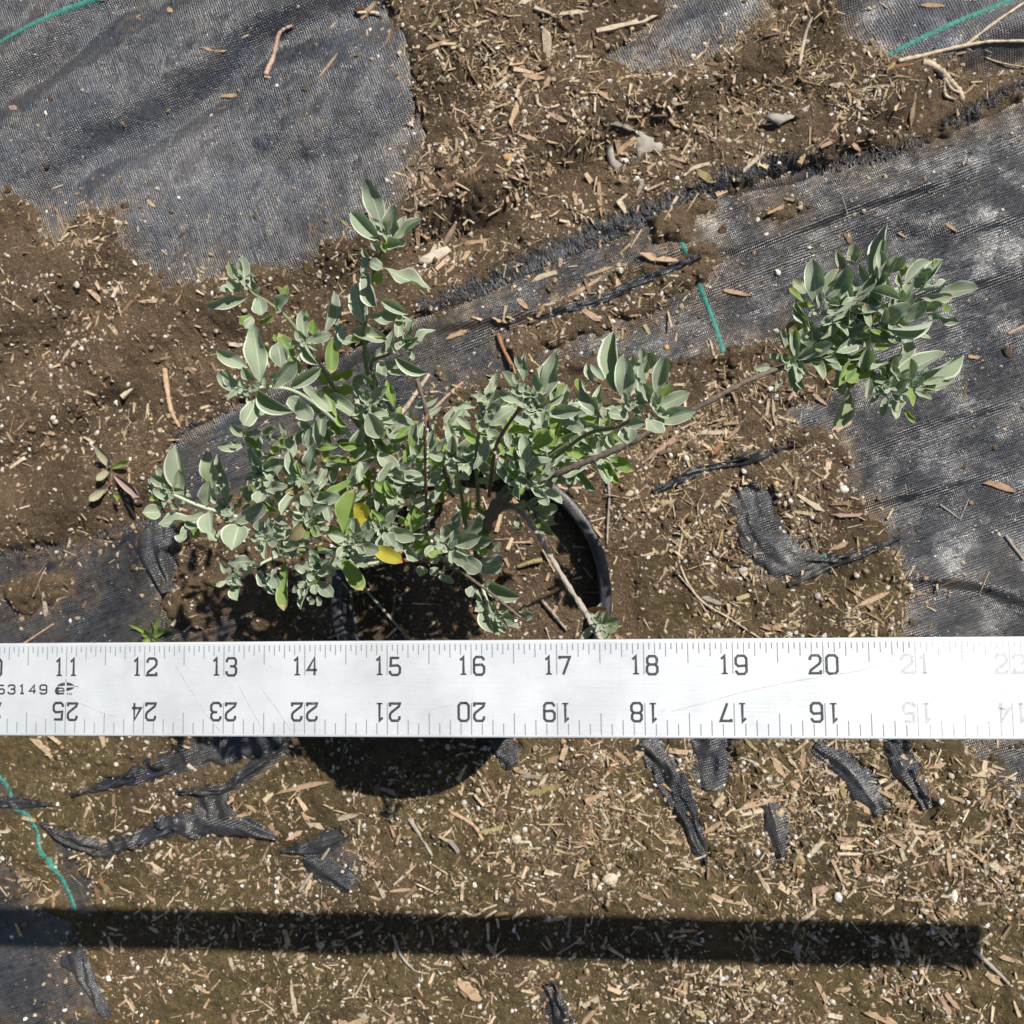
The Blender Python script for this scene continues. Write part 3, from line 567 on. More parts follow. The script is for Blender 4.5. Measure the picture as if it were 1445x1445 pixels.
def pebble_mesh(seed, m):
    v, f = ICO_V * 1.0, ICO_F; V = list(map(tuple, v)); E = {}; F2 = []
    def mid(a, b):
        key = (min(a, b), max(a, b))
        if key not in E:
            p = (np.array(V[a]) + np.array(V[b])) / 2; V.append(tuple(p / np.linalg.norm(p) * .5)); E[key] = len(V) - 1
        return E[key]
    for a, b, c in f:
        ab, bc, ca = mid(a, b), mid(b, c), mid(c, a); F2 += [(a, ab, ca), (b, bc, ab), (c, ca, bc), (ab, bc, ca)]
    V = np.array(V); r = np.random.default_rng(seed); ax = r.normal(size=(5, 3)); am = r.uniform(-.22, .22, 5)
    for q, w in zip(ax, am): V *= (1 + w * np.tanh(3 * V @ q))[:, None]
    return mesh('pebble', V / I, np.array(F2), m)
PEB = {t: [pebble_mesh(s + 10 * i, M_STONE[t]) for s in range(3)] for i, t in enumerate(M_STONE)}
STONES = [(1048, 806, 18, 14, 'grey', 'smooth grey pebble beside the forked dry twig near the ruler'), (916, 652, 0, 0, '', ''), (862, 1230, 34, 26, 'tan', 'pale knobbly stone, widest stone between ruler and its shadow'),
          (732, 1178, 24, 26, 'tan', 'flat rough tan stone between the pot shadow and the ruler shadow'), (1188, 690, 20, 17, 'white', 'cream pebble below the right-hand sprig, on soil beside black cloth'),
          (888, 696, 20, 13, 'tan', 'oval cream pebble on soil just right of the pot rim'), (922, 720, 17, 12, 'tan', 'small oval tan pebble on soil a little right of the pot'), (712, 125, 15, 15, 'white', 'round white perlite bead among brown bark above the shrub'),
          (1010, 778, 15, 17, 'tan', 'squat tan pebble on the soil right of the pot'), (720, 233, 22, 15, 'orange', 'orange tan pebble lying in bark litter above the shrub'), (698, 1138, 11, 10, 'orange', 'small bright orange stone below the pot shadow'),
          (430, 478, 0, 0, '', ''), (1180, 1262, 18, 22, 'white', 'angular cream stone in the dense chips below the ruler'), (1344, 1262, 14, 26, 'white', 'upright white flake stone in the dense wood chips'), (622, 238, 12, 12, 'white', 'white bead on the upper cloth margin above the shrub'),
          (116, 405, 13, 17, 'white', 'white shard on dark soil left of the shrub'), (1362, 1130, 13, 10, 'white', 'small white pebble near cloth at the lower right chips'), (672, 1244, 12, 18, 'white', 'white egg-shaped stone above the ruler shadow'), (455, 1332, 20, 17, 'tan', 'pinkish flat stone on the ruler shadow margin')]
for k, (px, py, w, l, t, lab) in enumerate(STONES):
    if not lab: continue
    x, y, _ = at(px, py); z = float(top_z(np.array([x]), np.array([y]))[0][0]); w /= 78; l /= 78
    link('pebble', PEB[t][k % 3], None, lab, 'pebble', mw=Matrix.Translation(Vector((x, y, z + min(w, l) * .06)) * I) @ Matrix.Rotation(random.uniform(0, .6), 4, 'Z') @ Matrix.Diagonal((w * I, l * I, min(w, l) * .6 * I, 1)))
for k, (x, y, onc) in enumerate(scatter(230, .5)):
    t = random.choice(['white'] * 3 + ['tan'] * 7 + ['grey'] * 2 + ['orange']); s = random.uniform(.06, .16); z = float(top_z(np.array([x]), np.array([y]))[0][0])
    lab = f"{'tiny' if s < .11 else 'small'} {t} pebble on {'cloth' if onc else 'soil'} {zone(x, y)}"
    link('pebble', PEB[t][k % 3], None, lab, 'pebble', lab.replace('pebble', 'pebbles'), mw=Matrix.Translation(Vector((x, y, z + s * .05)) * I) @ Matrix.Rotation(random.uniform(0, 3), 4, 'Z') @ Matrix.Diagonal((s * I, s * I * random.uniform(.7, 1.3), s * .7 * I, 1)))

# ------------------------------------------------------------------ tubes: twigs, branches
def tube(pts, radii, seg=8, nodes=0, seed=0):
    pts = np.array(pts, float); radii = np.array(radii, float); r = random.Random(seed)
    n = max(4, len(pts) * (8 if nodes else 5)); s = np.linspace(0, len(pts) - 1, n)          # Catmull-Rom
    Pp = np.vstack([2 * pts[0] - pts[1], pts, 2 * pts[-1] - pts[-2]]); i = np.minimum(s.astype(int), len(pts) - 2); f = (s - i)[:, None]
    p0, p1, p2, p3 = Pp[i], Pp[i + 1], Pp[i + 2], Pp[i + 3]
    C = .5 * (2 * p1 + (p2 - p0) * f + (2 * p0 - 5 * p1 + 4 * p2 - p3) * f ** 2 + (3 * p1 - p0 - 3 * p2 + p3) * f ** 3)
    R = np.interp(s, np.arange(len(pts)), radii)
    V = []; T = np.gradient(C, axis=0); T /= np.linalg.norm(T, axis=1)[:, None] + 1e-9
    up = np.array([.1, .2, 1.]); up /= np.linalg.norm(up)
    for k in range(n):
        a = np.cross(T[k], up); a /= np.linalg.norm(a) + 1e-9; b = np.cross(a, T[k]); rr = R[k] * (1 + (r.uniform(-.2, .38) if nodes else r.uniform(-.05, .06)))
        for j in range(seg):
            q = 2 * math.pi * j / seg; w = rr * (1 + (r.uniform(-.15, .3) if nodes and k % 2 else 0)); V.append(C[k] + (a * math.cos(q) + b * math.sin(q)) * w)
    Fc = [(k * seg + j, k * seg + (j + 1) % seg, (k + 1) * seg + (j + 1) % seg, (k + 1) * seg + j) for k in range(n - 1) for j in range(seg)]
    Fc += [tuple(range(seg))[::-1], tuple(range((n - 1) * seg, n * seg))]
    return np.array(V), Fc
def ground_pts(pp, r):
    out = []
    for p in pp:
        q = at(p[0], p[1], 0); z = float(top_z(q[:1], q[1:2])[0][0]); out.append((q[0], q[1], z + r * .7 + (p[2] if len(p) > 2 else 0)))
    return out
def merge(parts):
    V, Fc = [], []; o = 0
    for v, f in parts: V.append(v); Fc += [tuple(i + o for i in q) for q in f]; o += len(v)
    return np.concatenate(V), Fc
TW = [('forked_twig', [[(1262, 96), (1300, 84), (1358, 70), (1400, 62), (1470, 52)], [(1358, 70), (1400, 38), (1450, 2)], [(1360, 72), (1410, 80), (1460, 84)]], [5, 4, 2], 'pale', 'long pale forked dry twig lying on the upper right cloth', 'twig'),
      ('forked_twig', [[(966, 740), (958, 790), (984, 842), (1030, 872), (1080, 905)], [(984, 842), (1000, 870), (1014, 898)], [(948, 800), (984, 842)]], [3, 2.4, 2], 'pale', 'thin forked dry twig on soil between the pot and the ruler', 'twig'),
      ('straight_stick', [[(1370, 1336), (1410, 1374), (1450, 1414), (1490, 1450)]], [5], 'grey', 'straight grey brown stick beyond the end of the ruler shadow', 'stick'),
      ('straw_stalk', [[(1128, 92), (1136, 50), (1152, 10), (1160, -20)]], [4.5], 'pale', 'pale flat straw stalk standing out at the upper cloth edge', 'straw'),
      ('curved_twig', [[(374, 105), (382, 74), (392, 43), (410, 33)]], [6], 'pink', 'curved reddish twig on the wavy upper cloth', 'twig'),
      ('straight_stick', [[(424, 1256), (448, 1222), (470, 1190)]], [4.5], 'grey', 'short grey stick crossing a scrap of cloth below the ruler', 'stick'),
      ('straight_stick', [[(558, 1312), (572, 1338), (590, 1360), (610, 1366)]], [3.6], 'grey', 'thin stick reaching out of the ruler shadow with bent tip', 'stick'),
      ('straight_stick', [[(580, 1150), (596, 1176), (612, 1204)]], [5], 'grey', 'straight weathered stick just below the pot shadow', 'stick'),
      ('curved_twig', [[(638, 1142), (668, 1158), (682, 1174), (686, 1192), (668, 1214)]], [4.6], 'tan', 'hook-shaped curved twig on mossy soil between the two shadows', 'twig'),
      ('pale_root', [[(634, 1288), (652, 1284), (670, 1290), (686, 1280), (702, 1274)]], [4], 'pale', 'wavy white root on the upper edge of the ruler shadow', 'root'),
      ('curled_shaving', [[(758, 138), (760, 150), (770, 158), (782, 158), (790, 152)]], [4.2], 'pale', 'small white curled shaving among the upper bark litter', 'shaving'),
      ('pale_stalk', [[(229, 520), (240, 556), (248, 582), (258, 604)]], [7], 'tan', 'crumbling pale stalk on dark soil left of the shrub', 'stalk'),
      ('thin_stick', [[(857, 662), (860, 700), (858, 735), (857, 768)]], [3.4], 'grey', 'thin upright-lying stick on soil just right of the pot rim', 'stick'),
      ('white_stake', [[(560, 594), (584, 560), (606, 528)]], [6], 'pale', 'pale smooth stake lying behind the cut twig of the shrub', 'stake'),
      ('thin_stick', [[(608, 584), (630, 562), (654, 540)]], [4], 'pink', 'knotty pinkish stick on cloth right of the cut twig', 'stick'),
      ('brown_splinter', [[(703, 472), (712, 494), (728, 524)]], [5.5], 'rust', 'red brown splinter on cloth above the silvery centre shoot', 'splinter'),
      ('thin_stick', [[(1060, 574), (1084, 598), (1108, 626)]], [2.6], 'tan', 'thin slanting stick on soil under the long bare branch', 'stick'),
      ('thin_stick', [[(1326, 712), (1340, 722), (1354, 733)], [(1354, 733), (1366, 704)]], [2, 2], 'grey', 'tiny forked grey twig lying on the right-hand cloth', 'twig'),
      ('thin_stick', [[(1418, 756), (1432, 774), (1444, 790)]], [4], 'grey', 'grey stick end on the right-hand cloth by the frame edge', 'stick'),
      ('thin_stick', [[(30, 912), (60, 892), (78, 880)]], [3], 'pink', 'bent reddish rootlet on the lower left cloth', 'rootlet'),
      ('straw_stalk', [[(1165, 1090), (1200, 1097), (1242, 1103)]], [3.2], 'grey', 'thin silvery straw on cloth in the dense chips', 'straw'),
      ('straw_stalk', [[(1180, 1204), (1215, 1204), (1240, 1198), (1260, 1188)]], [4], 'pale', 'bent pale straw across the dense wood chips', 'straw')]
for name, paths, ws, tone, lab, cat in TW:
    parts = [tube(ground_pts(p, w / 104), np.linspace(1, .7, len(p)) * w / 104, 7, 1, k) for k, (p, w) in enumerate(zip(paths, ws))]
    V, Fc = merge(parts); link(name, mesh(name, V, Fc, M_TONE[tone]), None, lab, cat)
def flake(name, pts, lab, cat, m, th=.03, curl=.12):
    P = np.array([at(*p)[:2] for p in pts]); c = P.mean(0); z0 = float(top_z(c[:1], c[1:])[0][0]) + .06; rings = []
    for f in (0, .55, 1.0):
        Q = c + (P - c) * f; zz = z0 + curl * f * f * np.array([math.sin(2.3 * k) for k in range(len(P))]); rings.append(np.c_[Q, zz])
    n = len(P); V = np.concatenate(rings[1:] + [rings[0][:1]]); Fc = []
    for k in range(n): j = (k + 1) % n; Fc += [(2 * n, k, j), (k, n + k, n + j), (k, n + j, j)]
    me = mesh(name, V, np.array(Fc), m); o = link(name, me, None, lab, cat)
    md = o.modifiers.new('thickness', 'SOLIDIFY'); md.thickness = th * I
M_WHITE = mat_simple('weathered_white', (.31, .285, .245), .85, .6, 160, .0014)
M_FLAKE = mat_simple('pale_flake', (.50, .42, .33), .8, .25, 300, .0006)
flake('torn_scrap', [(888, 232), (900, 222), (894, 200), (902, 184), (914, 192), (928, 194), (936, 206), (930, 222), (912, 228)], 'torn white papery scrap on bark litter above the frayed edge', 'scrap', M_WHITE)
flake('torn_scrap', [(856, 212), (864, 204), (866, 222), (878, 232), (870, 242), (860, 232)], 'narrow grey papery scrap beside the torn white scrap', 'scrap', M_WHITE, .03, .16)
flake('slate_sliver', [(1076, 172), (1084, 166), (1100, 176), (1122, 164), (1140, 154), (1136, 166), (1112, 176), (1098, 182)], 'silvery grey bent sliver on bark right of the white scraps', 'sliver', M_WHITE, .03, .06)
flake('bark_flake', [(588, 370), (592, 362), (612, 352), (630, 346), (636, 352), (620, 364), (604, 372)], 'large whitish bark flake beside the topmost shoot', 'bark flake', M_FLAKE, .06, .04)
V, Fc = merge([tube(ground_pts(p, .03), np.linspace(1, .6, len(p)) * w / 104, 7, 1, q) for q, (p, w) in enumerate((([(1296, 98), (1316, 104), (1340, 112), (1358, 124), (1360, 142)], 9), ([(1310, 94), (1330, 106), (1352, 116)], 6), ([(1330, 112), (1336, 130), (1350, 138)], 5), ([(1322, 104), (1344, 122), (1366, 128)], 5)))])
link('root_mat', mesh('root_mat', V, Fc, M_TONE['pale']), None, 'crusty pale root tangle below the forked twig', 'root')
# two small weeds
def leaf_grid(L, w, n=9, cup=.25, bend=.3, widest=.6, bow=0., wave=0., twist=0., tipe=.6):
    V, UV = [], []
    us = (-1, -.88, -.5, 0, .5, .88, 1)
    p = widest / (1 - widest) * tipe; mx = widest ** p * (1 - widest) ** tipe
    for k in range(n + 1):
        t = k / n; t2 = t ** .92
        ww = max(.06 * (1 - t), (t2 ** p * max(0, 1 - t2) ** tipe) / mx) if k < n else .015
        tw = twist * (t - .3)
        for u in us:
            x = u * ww * w / 2; z = cup * (abs(u) ** 1.5) * ww * w / 2 + wave * ww * w * u * abs(u) * math.sin(t * 9 + (1.3 if u > 0 else 0))
            x, z = x * math.cos(tw) - z * math.sin(tw), x * math.sin(tw) + z * math.cos(tw)
            V.append((x + bow * L * (t * t - t), t * L, z + bend * L * (t * t - t) + (.22 * bend * L * max(0, t - .7) / .3))); UV.append(((u + 1) / 2, t))
    m = len(us); Fc = [(k * m + j, k * m + j + 1, (k + 1) * m + j + 1, (k + 1) * m + j) for k in range(n) for j in range(m - 1)]
    return np.array(V), np.array(Fc), np.array(UV)
def frame(base, tip, roll):
    y = Vector(tip) - Vector(base); L = y.length; y = y.normalized(); x = y.cross(Vector((0, 0, 1)))
    if x.length < 1e-3: x = Vector((1, 0, 0))
    x.normalize(); z = x.cross(y); r = Matrix.Rotation(roll, 3, y); x = r @ x; z = r @ z
    m = Matrix((x, y, z)).transposed().to_4x4(); return Matrix.Translation(Vector(base) * I) @ m, L
M_SEED = mat_leaf('seedling_leaf', (.30, .30, .17), (.32, .20, .19), (.3, .3, .1), (.42, .40, .30), (.5, .46, .36), .15)
M_SEEDR = mat_leaf('seedling_leaf_red', (.33, .19, .19), (.36, .2, .2), (.3, .2, .1), (.48, .40, .34), (.52, .46, .36), .12)
M_GRASS = mat_leaf('grass_blade', (.22, .33, .04), (.25, .36, .06), (.4, .6, .04), (.32, .42, .12), (.45, .55, .2), .3)
p = at(160, 665); zz = float(top_z(p[:1], p[1:2])[0][0]); sd = empty('seedling', (p[0], p[1], zz), 'small reddish green weed seedling with splayed leaves on dark soil', 'weed')
lv, lf, lu = leaf_grid(1, 1)
for (bx, by, tx, ty, w, m, dz) in ((156, 661, 137, 628, 15, M_SEED, .35), (155, 663, 136, 678, 11, M_SEED, .15), (160, 670, 201, 701, 15, M_SEEDR, .3), (148, 691, 126, 706, 12, M_SEED, .1), (158, 661, 184, 650, 9, M_GRASS, .35), (160, 698, 170, 703, 7, M_GRASS, .1), (150, 662, 158, 648, 8, M_SEED, .4)):
    b = at(bx, by, zz + .1); t = at(tx, ty, zz + .1 + dz); mw, L = frame(b, t, random.uniform(-.3, .3))
    link('leaf', mesh('leaf', lv * np.array([w / 52, L, L]), lf, m, uv=lu), sd, mw=mw)
V, Fc = merge([tube([(p[0], p[1], zz - .1), (p[0], p[1], zz + .15)], [.05, .06], 7), tube([at(147, 692, zz + .08), at(155, 683, zz + .1), at(158, 668, zz + .1)], [.02, .025, .03], 6)]); link('stem', mesh('stem', V, Fc, M_BARKR), sd)
p = at(212, 898); zz = float(top_z(p[:1], p[1:2])[0][0]); gt = empty('grass_tuft', (p[0], p[1], zz), 'bright green grass tuft growing beside the lower left cloth', 'grass')
for k, (tx, ty, w, dz) in enumerate(((182, 880, 7, .3), (228, 866, 8, .5), (206, 886, 9, .35), (243, 884, 7, .3), (218, 880, 8, .5), (200, 893, 8, .25), (232, 890, 8, .3), (224, 905, 7, .3), (196, 908, 7, .3), (214, 872, 6, .55))):
    b = (p[0] + random.uniform(-.1, .1), p[1] + random.uniform(-.08, .08), zz - .05); t = at(tx, ty, zz + dz); mw, L = frame(b, t, random.uniform(-.4, .4))
    v, f, u = leaf_grid(L, w / 50, 6, .5, .18, .45); link('blade', mesh('blade', v, f, M_GRASS, uv=u), gt, mw=mw)

# ------------------------------------------------------------------ nursery pot
k = NT('pot_plastic'); g = k.geo(); n = k.noise(60, 5, .6, g); n2 = k.noise(900, 3, .6, g)
k.l(k.mix(k.math('MULTIPLY', k.ramp(k.math('ADD', k.math('MULTIPLY', n, .6), k.math('MULTIPLY', n2, .4)), [(.47, (0, 0, 0)), (.64, (1, 1, 1))]), .42), (.019, .020, .023), (.16, .145, .125)), k.p.inputs['Base Color'])
k.l(k.ramp(n2, [(.3, (.34,) * 3), (.7, (.62,) * 3)]), k.p.inputs['Roughness']); k.bump(n2, .5, .0005); k.p.inputs['Specular IOR Level'].default_value = .6; M_POT = k.m
def lathe(prof, seg=96, wob=0.0):
    V = []; n = len(prof)
    for j in range(seg):
        a = 2 * math.pi * j / seg; q = 1 + wob * math.sin(2 * a + .6)
        for r, z in prof: V.append((P_C[0] + r * q * math.cos(a), P_C[1] + r * q * math.sin(a), z))
    Fc = [(j * n + k, ((j + 1) % seg) * n + k, ((j + 1) % seg) * n + k + 1, j * n + k + 1) for j in range(seg) for k in range(n - 1)]
    return np.array(V), np.array(Fc)
pot = empty('nursery_pot', (P_C[0], P_C[1], -.03), 'round black plastic nursery pot holding the grey-leaved shrub', 'pot')
R, H = P_R, P_H
V, Fc = lathe([(.01, .0), (2.45, .0), (2.52, .06), (R - .22, H - .62), (R - .22, H - .60), (R - .27, H - .58), (2.46, .1), (.01, .08)]); link('pot_wall', mesh('pot_wall', V, Fc, M_POT), pot)
V, Fc = lathe([(R - .21, H - .66), (R - .03, H - .60), (R - .01, H - .08), (R, H - .03), (R - .03, H), (R - .20, H - .004), (R - .245, H - .03), (R - .258, H - .12), (R - .27, H - .30), (R - .28, H - .585), (R - .21, H - .66)], 96, .006); link('rim', mesh('rim', V, Fc, M_POT), pot)
SOIL_H = 3.95
rr = np.linspace(0, R - .30, 70); aa = np.linspace(0, 2 * math.pi, 180, endpoint=False); RR, AA = np.meshgrid(rr, aa, indexing='ij')
sx, sy = P_C[0] + RR * np.cos(AA), P_C[1] + RR * np.sin(AA); szz = SOIL_H + .14 * fbm(sx * 1.2, sy * 1.2, 4, 70) + .05 * fbm(sx * 7, sy * 7, 3, 75) - .12 * (RR / R) ** 3
i = np.arange(70 * 180).reshape(70, 180); i2 = np.roll(i, -1, 1)
ps = link('potting_soil', mesh('potting_soil', np.stack([sx, sy, szz], -1).reshape(-1, 3), np.stack([i[:-1], i[1:], i2[1:], i2[:-1]], -1).reshape(-1, 4), M_POTSOIL), None, 'dark mossy potting soil filling the black nursery pot', 'soil', kind='stuff')
def pot_pts(n):
    a = rng.uniform(0, 2 * math.pi, n); q = (R - .4) * np.sqrt(rng.uniform(0, 1, n)); x, y = P_C[0] + q * np.cos(a), P_C[1] + q * np.sin(a)
    z = SOIL_H + .14 * fbm(x * 1.2, y * 1.2, 4, 70) + .05 * fbm(x * 7, y * 7, 3, 75) - .12 * (q / R) ** 3
    return list(zip(x, y, [False] * n, z))
joined(0, GR, (.03, .13), 'pot_grit', M_GRIT, pts=pot_pts(900), asp=(1, 1.6), parent=ps)
joined(0, SM, (.15, .55), 'pot_bark', M_CHIP, pts=pot_pts(190), asp=(2, 6), parent=ps)
for k, (x1, y1, x2, y2, w, t, lab) in enumerate(((765, 790, 730, 800, 6, 'olive', 'short mossy stick lying on the potting soil near the rim'), (764, 846, 800, 890, 4, 'grey', 'grey twig on shaded potting soil beside the ruler'), (512, 828, 575, 900, 4, 'grey', 'long brown dead twig in the shaded left side of the pot'))):
    a, b = at(x1, y1, SOIL_H + .08), at(x2, y2, SOIL_H + .06); V, Fc = tube([a, (a + b) / 2 + np.array([0, .02, .03]), b], np.array([1, .9, .7]) * w / 122, 7, 1, k)
    link('dead_twig', mesh('dead_twig', V, Fc, M_TONE[t]), None, lab, 'twig')

# ------------------------------------------------------------------ the shrub
tb = at(668, 808, SOIL_H - .15); shrub = empty('shrub', tb, 'bushy grey-green leaved shrub growing in the black nursery pot', 'shrub')
def px_path(pts): return [at(*q) for q in pts]
def branch(pts, r0, r1, m, nodes=0, label=None, seed=0):
    P = px_path(pts); V, Fc = tube(P, np.linspace(r0, r1, len(P)), 9, nodes, seed)
    return link('branch', mesh('branch', V, Fc, m), shrub, label)
BASE = (672, 800, SOIL_H - .1)
trunk = branch([BASE, (676, 776, 5.0), (684, 750, 6.6), (692, 728, 8.0), (706, 704, 8.8), (727, 680, 9.4)], .105, .085, M_BARK, 1, 'thick brown main stem with a pale cut end', 1)
# branches: name -> (object); leaf rosettes hang on them
BR = {}
def B(key, pts, r0=.05, r1=.03, m=M_STEMG, nodes=0, label=None):
    if key in ('s1', 's2', 's3', 's4', 's6', 's7', 's8', 's10', 's11', 's12', 's13', 's14', 's15', 's16', 's19', 's20', 's21', 's23', 's24', 'sprig_low'): pts = [(a, b, h - .28 * min(1, i / 2)) for i, (a, b, h) in enumerate(pts)]
    BR[key] = branch(pts, r0, r1, m, nodes, label, len(BR))
B('long', [(690, 735, 7.6), (728, 690, 9.0), (752, 684, 9.3), (787, 668, 9.6), (832, 650, 9.9), (878, 630, 10.1), (930, 603, 10.3), (985, 575, 10.5), (1050, 540, 10.6), (1110, 514, 10.5), (1150, 494, 10.2), (1205, 472, 10.1), (1240, 458, 10.1)], .07, .02, M_BARK, 1, 'long bare brown branch reaching out to the right-hand sprig')
B('sprig_low', [(1150, 494, 10.8), (1190, 504, 10.6), (1225, 522, 10.6), (1256, 545, 10.6), (1290, 548, 10.8)], .035, .022)
B('dead', [(700, 722, 7.8), (728, 716, 8.4), (758, 752, 9.0), (776, 784, 9.3), (800, 824, 9.7), (826, 864, 10.0), (836, 884, 10.1), (850, 905, 10.2)], .05, .038, M_BARKG, 1, 'knobbly grey leafless stem slanting over the pot')
B('twig', [(606, 770, 5.6), (603, 730, 8.2), (601, 690, 9.4), (600, 640, 10.4), (600, 600, 11.0), (603, 585, 11.0)], .028, .022, M_BARKR, 1, 'thin red brown upright twig dotted with white buds')
B('cut', [(640, 700, 5.2), (622, 650, 7.0), (608, 610, 8.2), (600, 575, 8.8), (588, 534, 9.0)], .042, .04, M_BARK, 1, 'bare brown twig with a cut end')
B('s1', [(600, 720, 5.0), (520, 620, 6.6), (460, 530, 7.6), (415, 460, 8.2), (380, 428, 8.5), (358, 415, 8.6), (338, 398, 8.7)], .055, .022)
B('s2', [(640, 700, 5.0), (560, 620, 6.4), (520, 530, 8.0), (515, 470, 9.0), (524, 400, 9.9), (538, 355, 10.4), (545, 336, 10.6)], .05, .022)
B('s3', [(590, 640, 6.4), (525, 525, 7.9), (548, 500, 8.2), (566, 484, 8.3)], .045, .022)
B('s4', [(600, 700, 5.4), (545, 640, 7.2), (528, 600, 7.8), (518, 570, 8.1)], .045, .022)
B('s6', [(600, 720, 5.0), (500, 620, 7.2), (430, 560, 9.0), (385, 546, 9.6), (350, 550, 9.8)], .05, .025, M_SHOOT)
B('s7', [(480, 560, 7.2), (455, 520, 8.6), (431, 483, 9.3)], .04, .02)
B('s9', [(600, 760, 4.6), (480, 760, 5.8), (390, 745, 6.9), (330, 728, 7.4), (282, 714, 7.7), (245, 698, 7.9)], .055, .032, M_SHOOT)
B('s8', [(480, 690, 5.8), (420, 650, 6.1), (402, 618, 6.3)], .035, .02)
B('s10', [(480, 730, 6.2), (400, 720, 7.4), (372, 690, 8.1), (368, 668, 8.3)], .04, .02, M_SHOOT)
B('s11', [(560, 740, 5.6), (470, 720, 7.4), (436, 690, 8.3), (425, 676, 8.6)], .045, .02)
B('s12', [(560, 780, 5.4), (490, 775, 7.4), (440, 745, 8.4), (437, 732, 8.6)], .045, .02, M_BARKR)
B('s13', [(480, 775, 7.2), (400, 775, 8.6), (374, 760, 9.1)], .04, .02)
B('s14', [(640, 790, 5.0), (560, 790, 7.2), (505, 775, 9.0), (502, 766, 9.4)], .045, .025, M_BARKR)
B('s15', [(620, 790, 5.0), (560, 770, 7.6), (540, 748, 8.8)], .04, .02)
B('s16', [(660, 760, 5.0), (650, 690, 7.6), (642, 645, 8.9)], .045, .022)
B('s17', [(676, 720, 6.0), (672, 650, 8.8), (676, 610, 10.2), (685, 570, 11.0)], .04, .025)
B('s18', [(690, 700, 7.8), (696, 650, 9.2), (704, 620, 10.2), (734, 575, 11.6), (748, 558, 12.0)], .038, .026, M_BARKR)
B('s19', [(740, 680, 8.6), (790, 640, 10.0), (830, 612, 11.0), (872, 602, 11.6), (895, 590, 11.9), (905, 575, 12.0)], .036, .022)
B('s20', [(700, 708, 8.6), (726, 690, 9.8), (742, 676, 10.7)], .04, .022)
B('s20b', [(700, 720, 7.2), (735, 712, 7.7), (752, 728, 8.0)], .035, .02)
B('s21', [(655, 790, 5.2), (640, 788, 7.4), (634, 778, 9.2), (634, 772, 9.6)], .045, .025)
B('s22', [(628, 796, 6.6), (652, 808, 8.4), (672, 822, 8.8), (700, 843, 9.1), (735, 872, 9.4)], .035, .024, M_BARK, 1, 'thin bare brown twig ending over the ruler edge')
B('s22b', [(680, 826, 8.7), (688, 850, 8.8), (702, 876, 8.9)], .034, .024, M_SHOOT)
B('s23', [(540, 790, 5.4), (440, 778, 7.0), (384, 788, 7.8), (345, 812, 8.0), (332, 820, 8.1)], .04, .022, M_SHOOT)
B('s24', [(560, 790, 5.8), (490, 800, 7.6), (452, 806, 8.3), (446, 812, 8.5)], .04, .022, M_SHOOT)
B('s13b', [(560, 760, 5.6), (520, 745, 6.6), (500, 735, 7.0)], .035, .02)
B('s19b', [(740, 670, 8.8), (780, 640, 9.3), (810, 620, 9.6)], .035, .02)
CR = {1: (280, 240, 7.225), 2: (450, 240, 7.225), 3: (290, 430, 7.225), 4: (450, 420, 7.225), 5: (190, 600, 7.225), 6: (340, 580, 7.225), 7: (300, 700, 7.225), 8: (460, 600, 7.225), 9: (600, 460, 7.225), 10: (780, 460, 6.881),
      11: (560, 580, 7.225), 12: (460, 720, 6.568), 13: (680, 600, 6.568), 14: (660, 720, 6.568), 15: (1080, 310, 9.031), 16: (1220, 310, 8.5), 17: (1080, 450, 9.031), 18: (1210, 450, 9.031)}
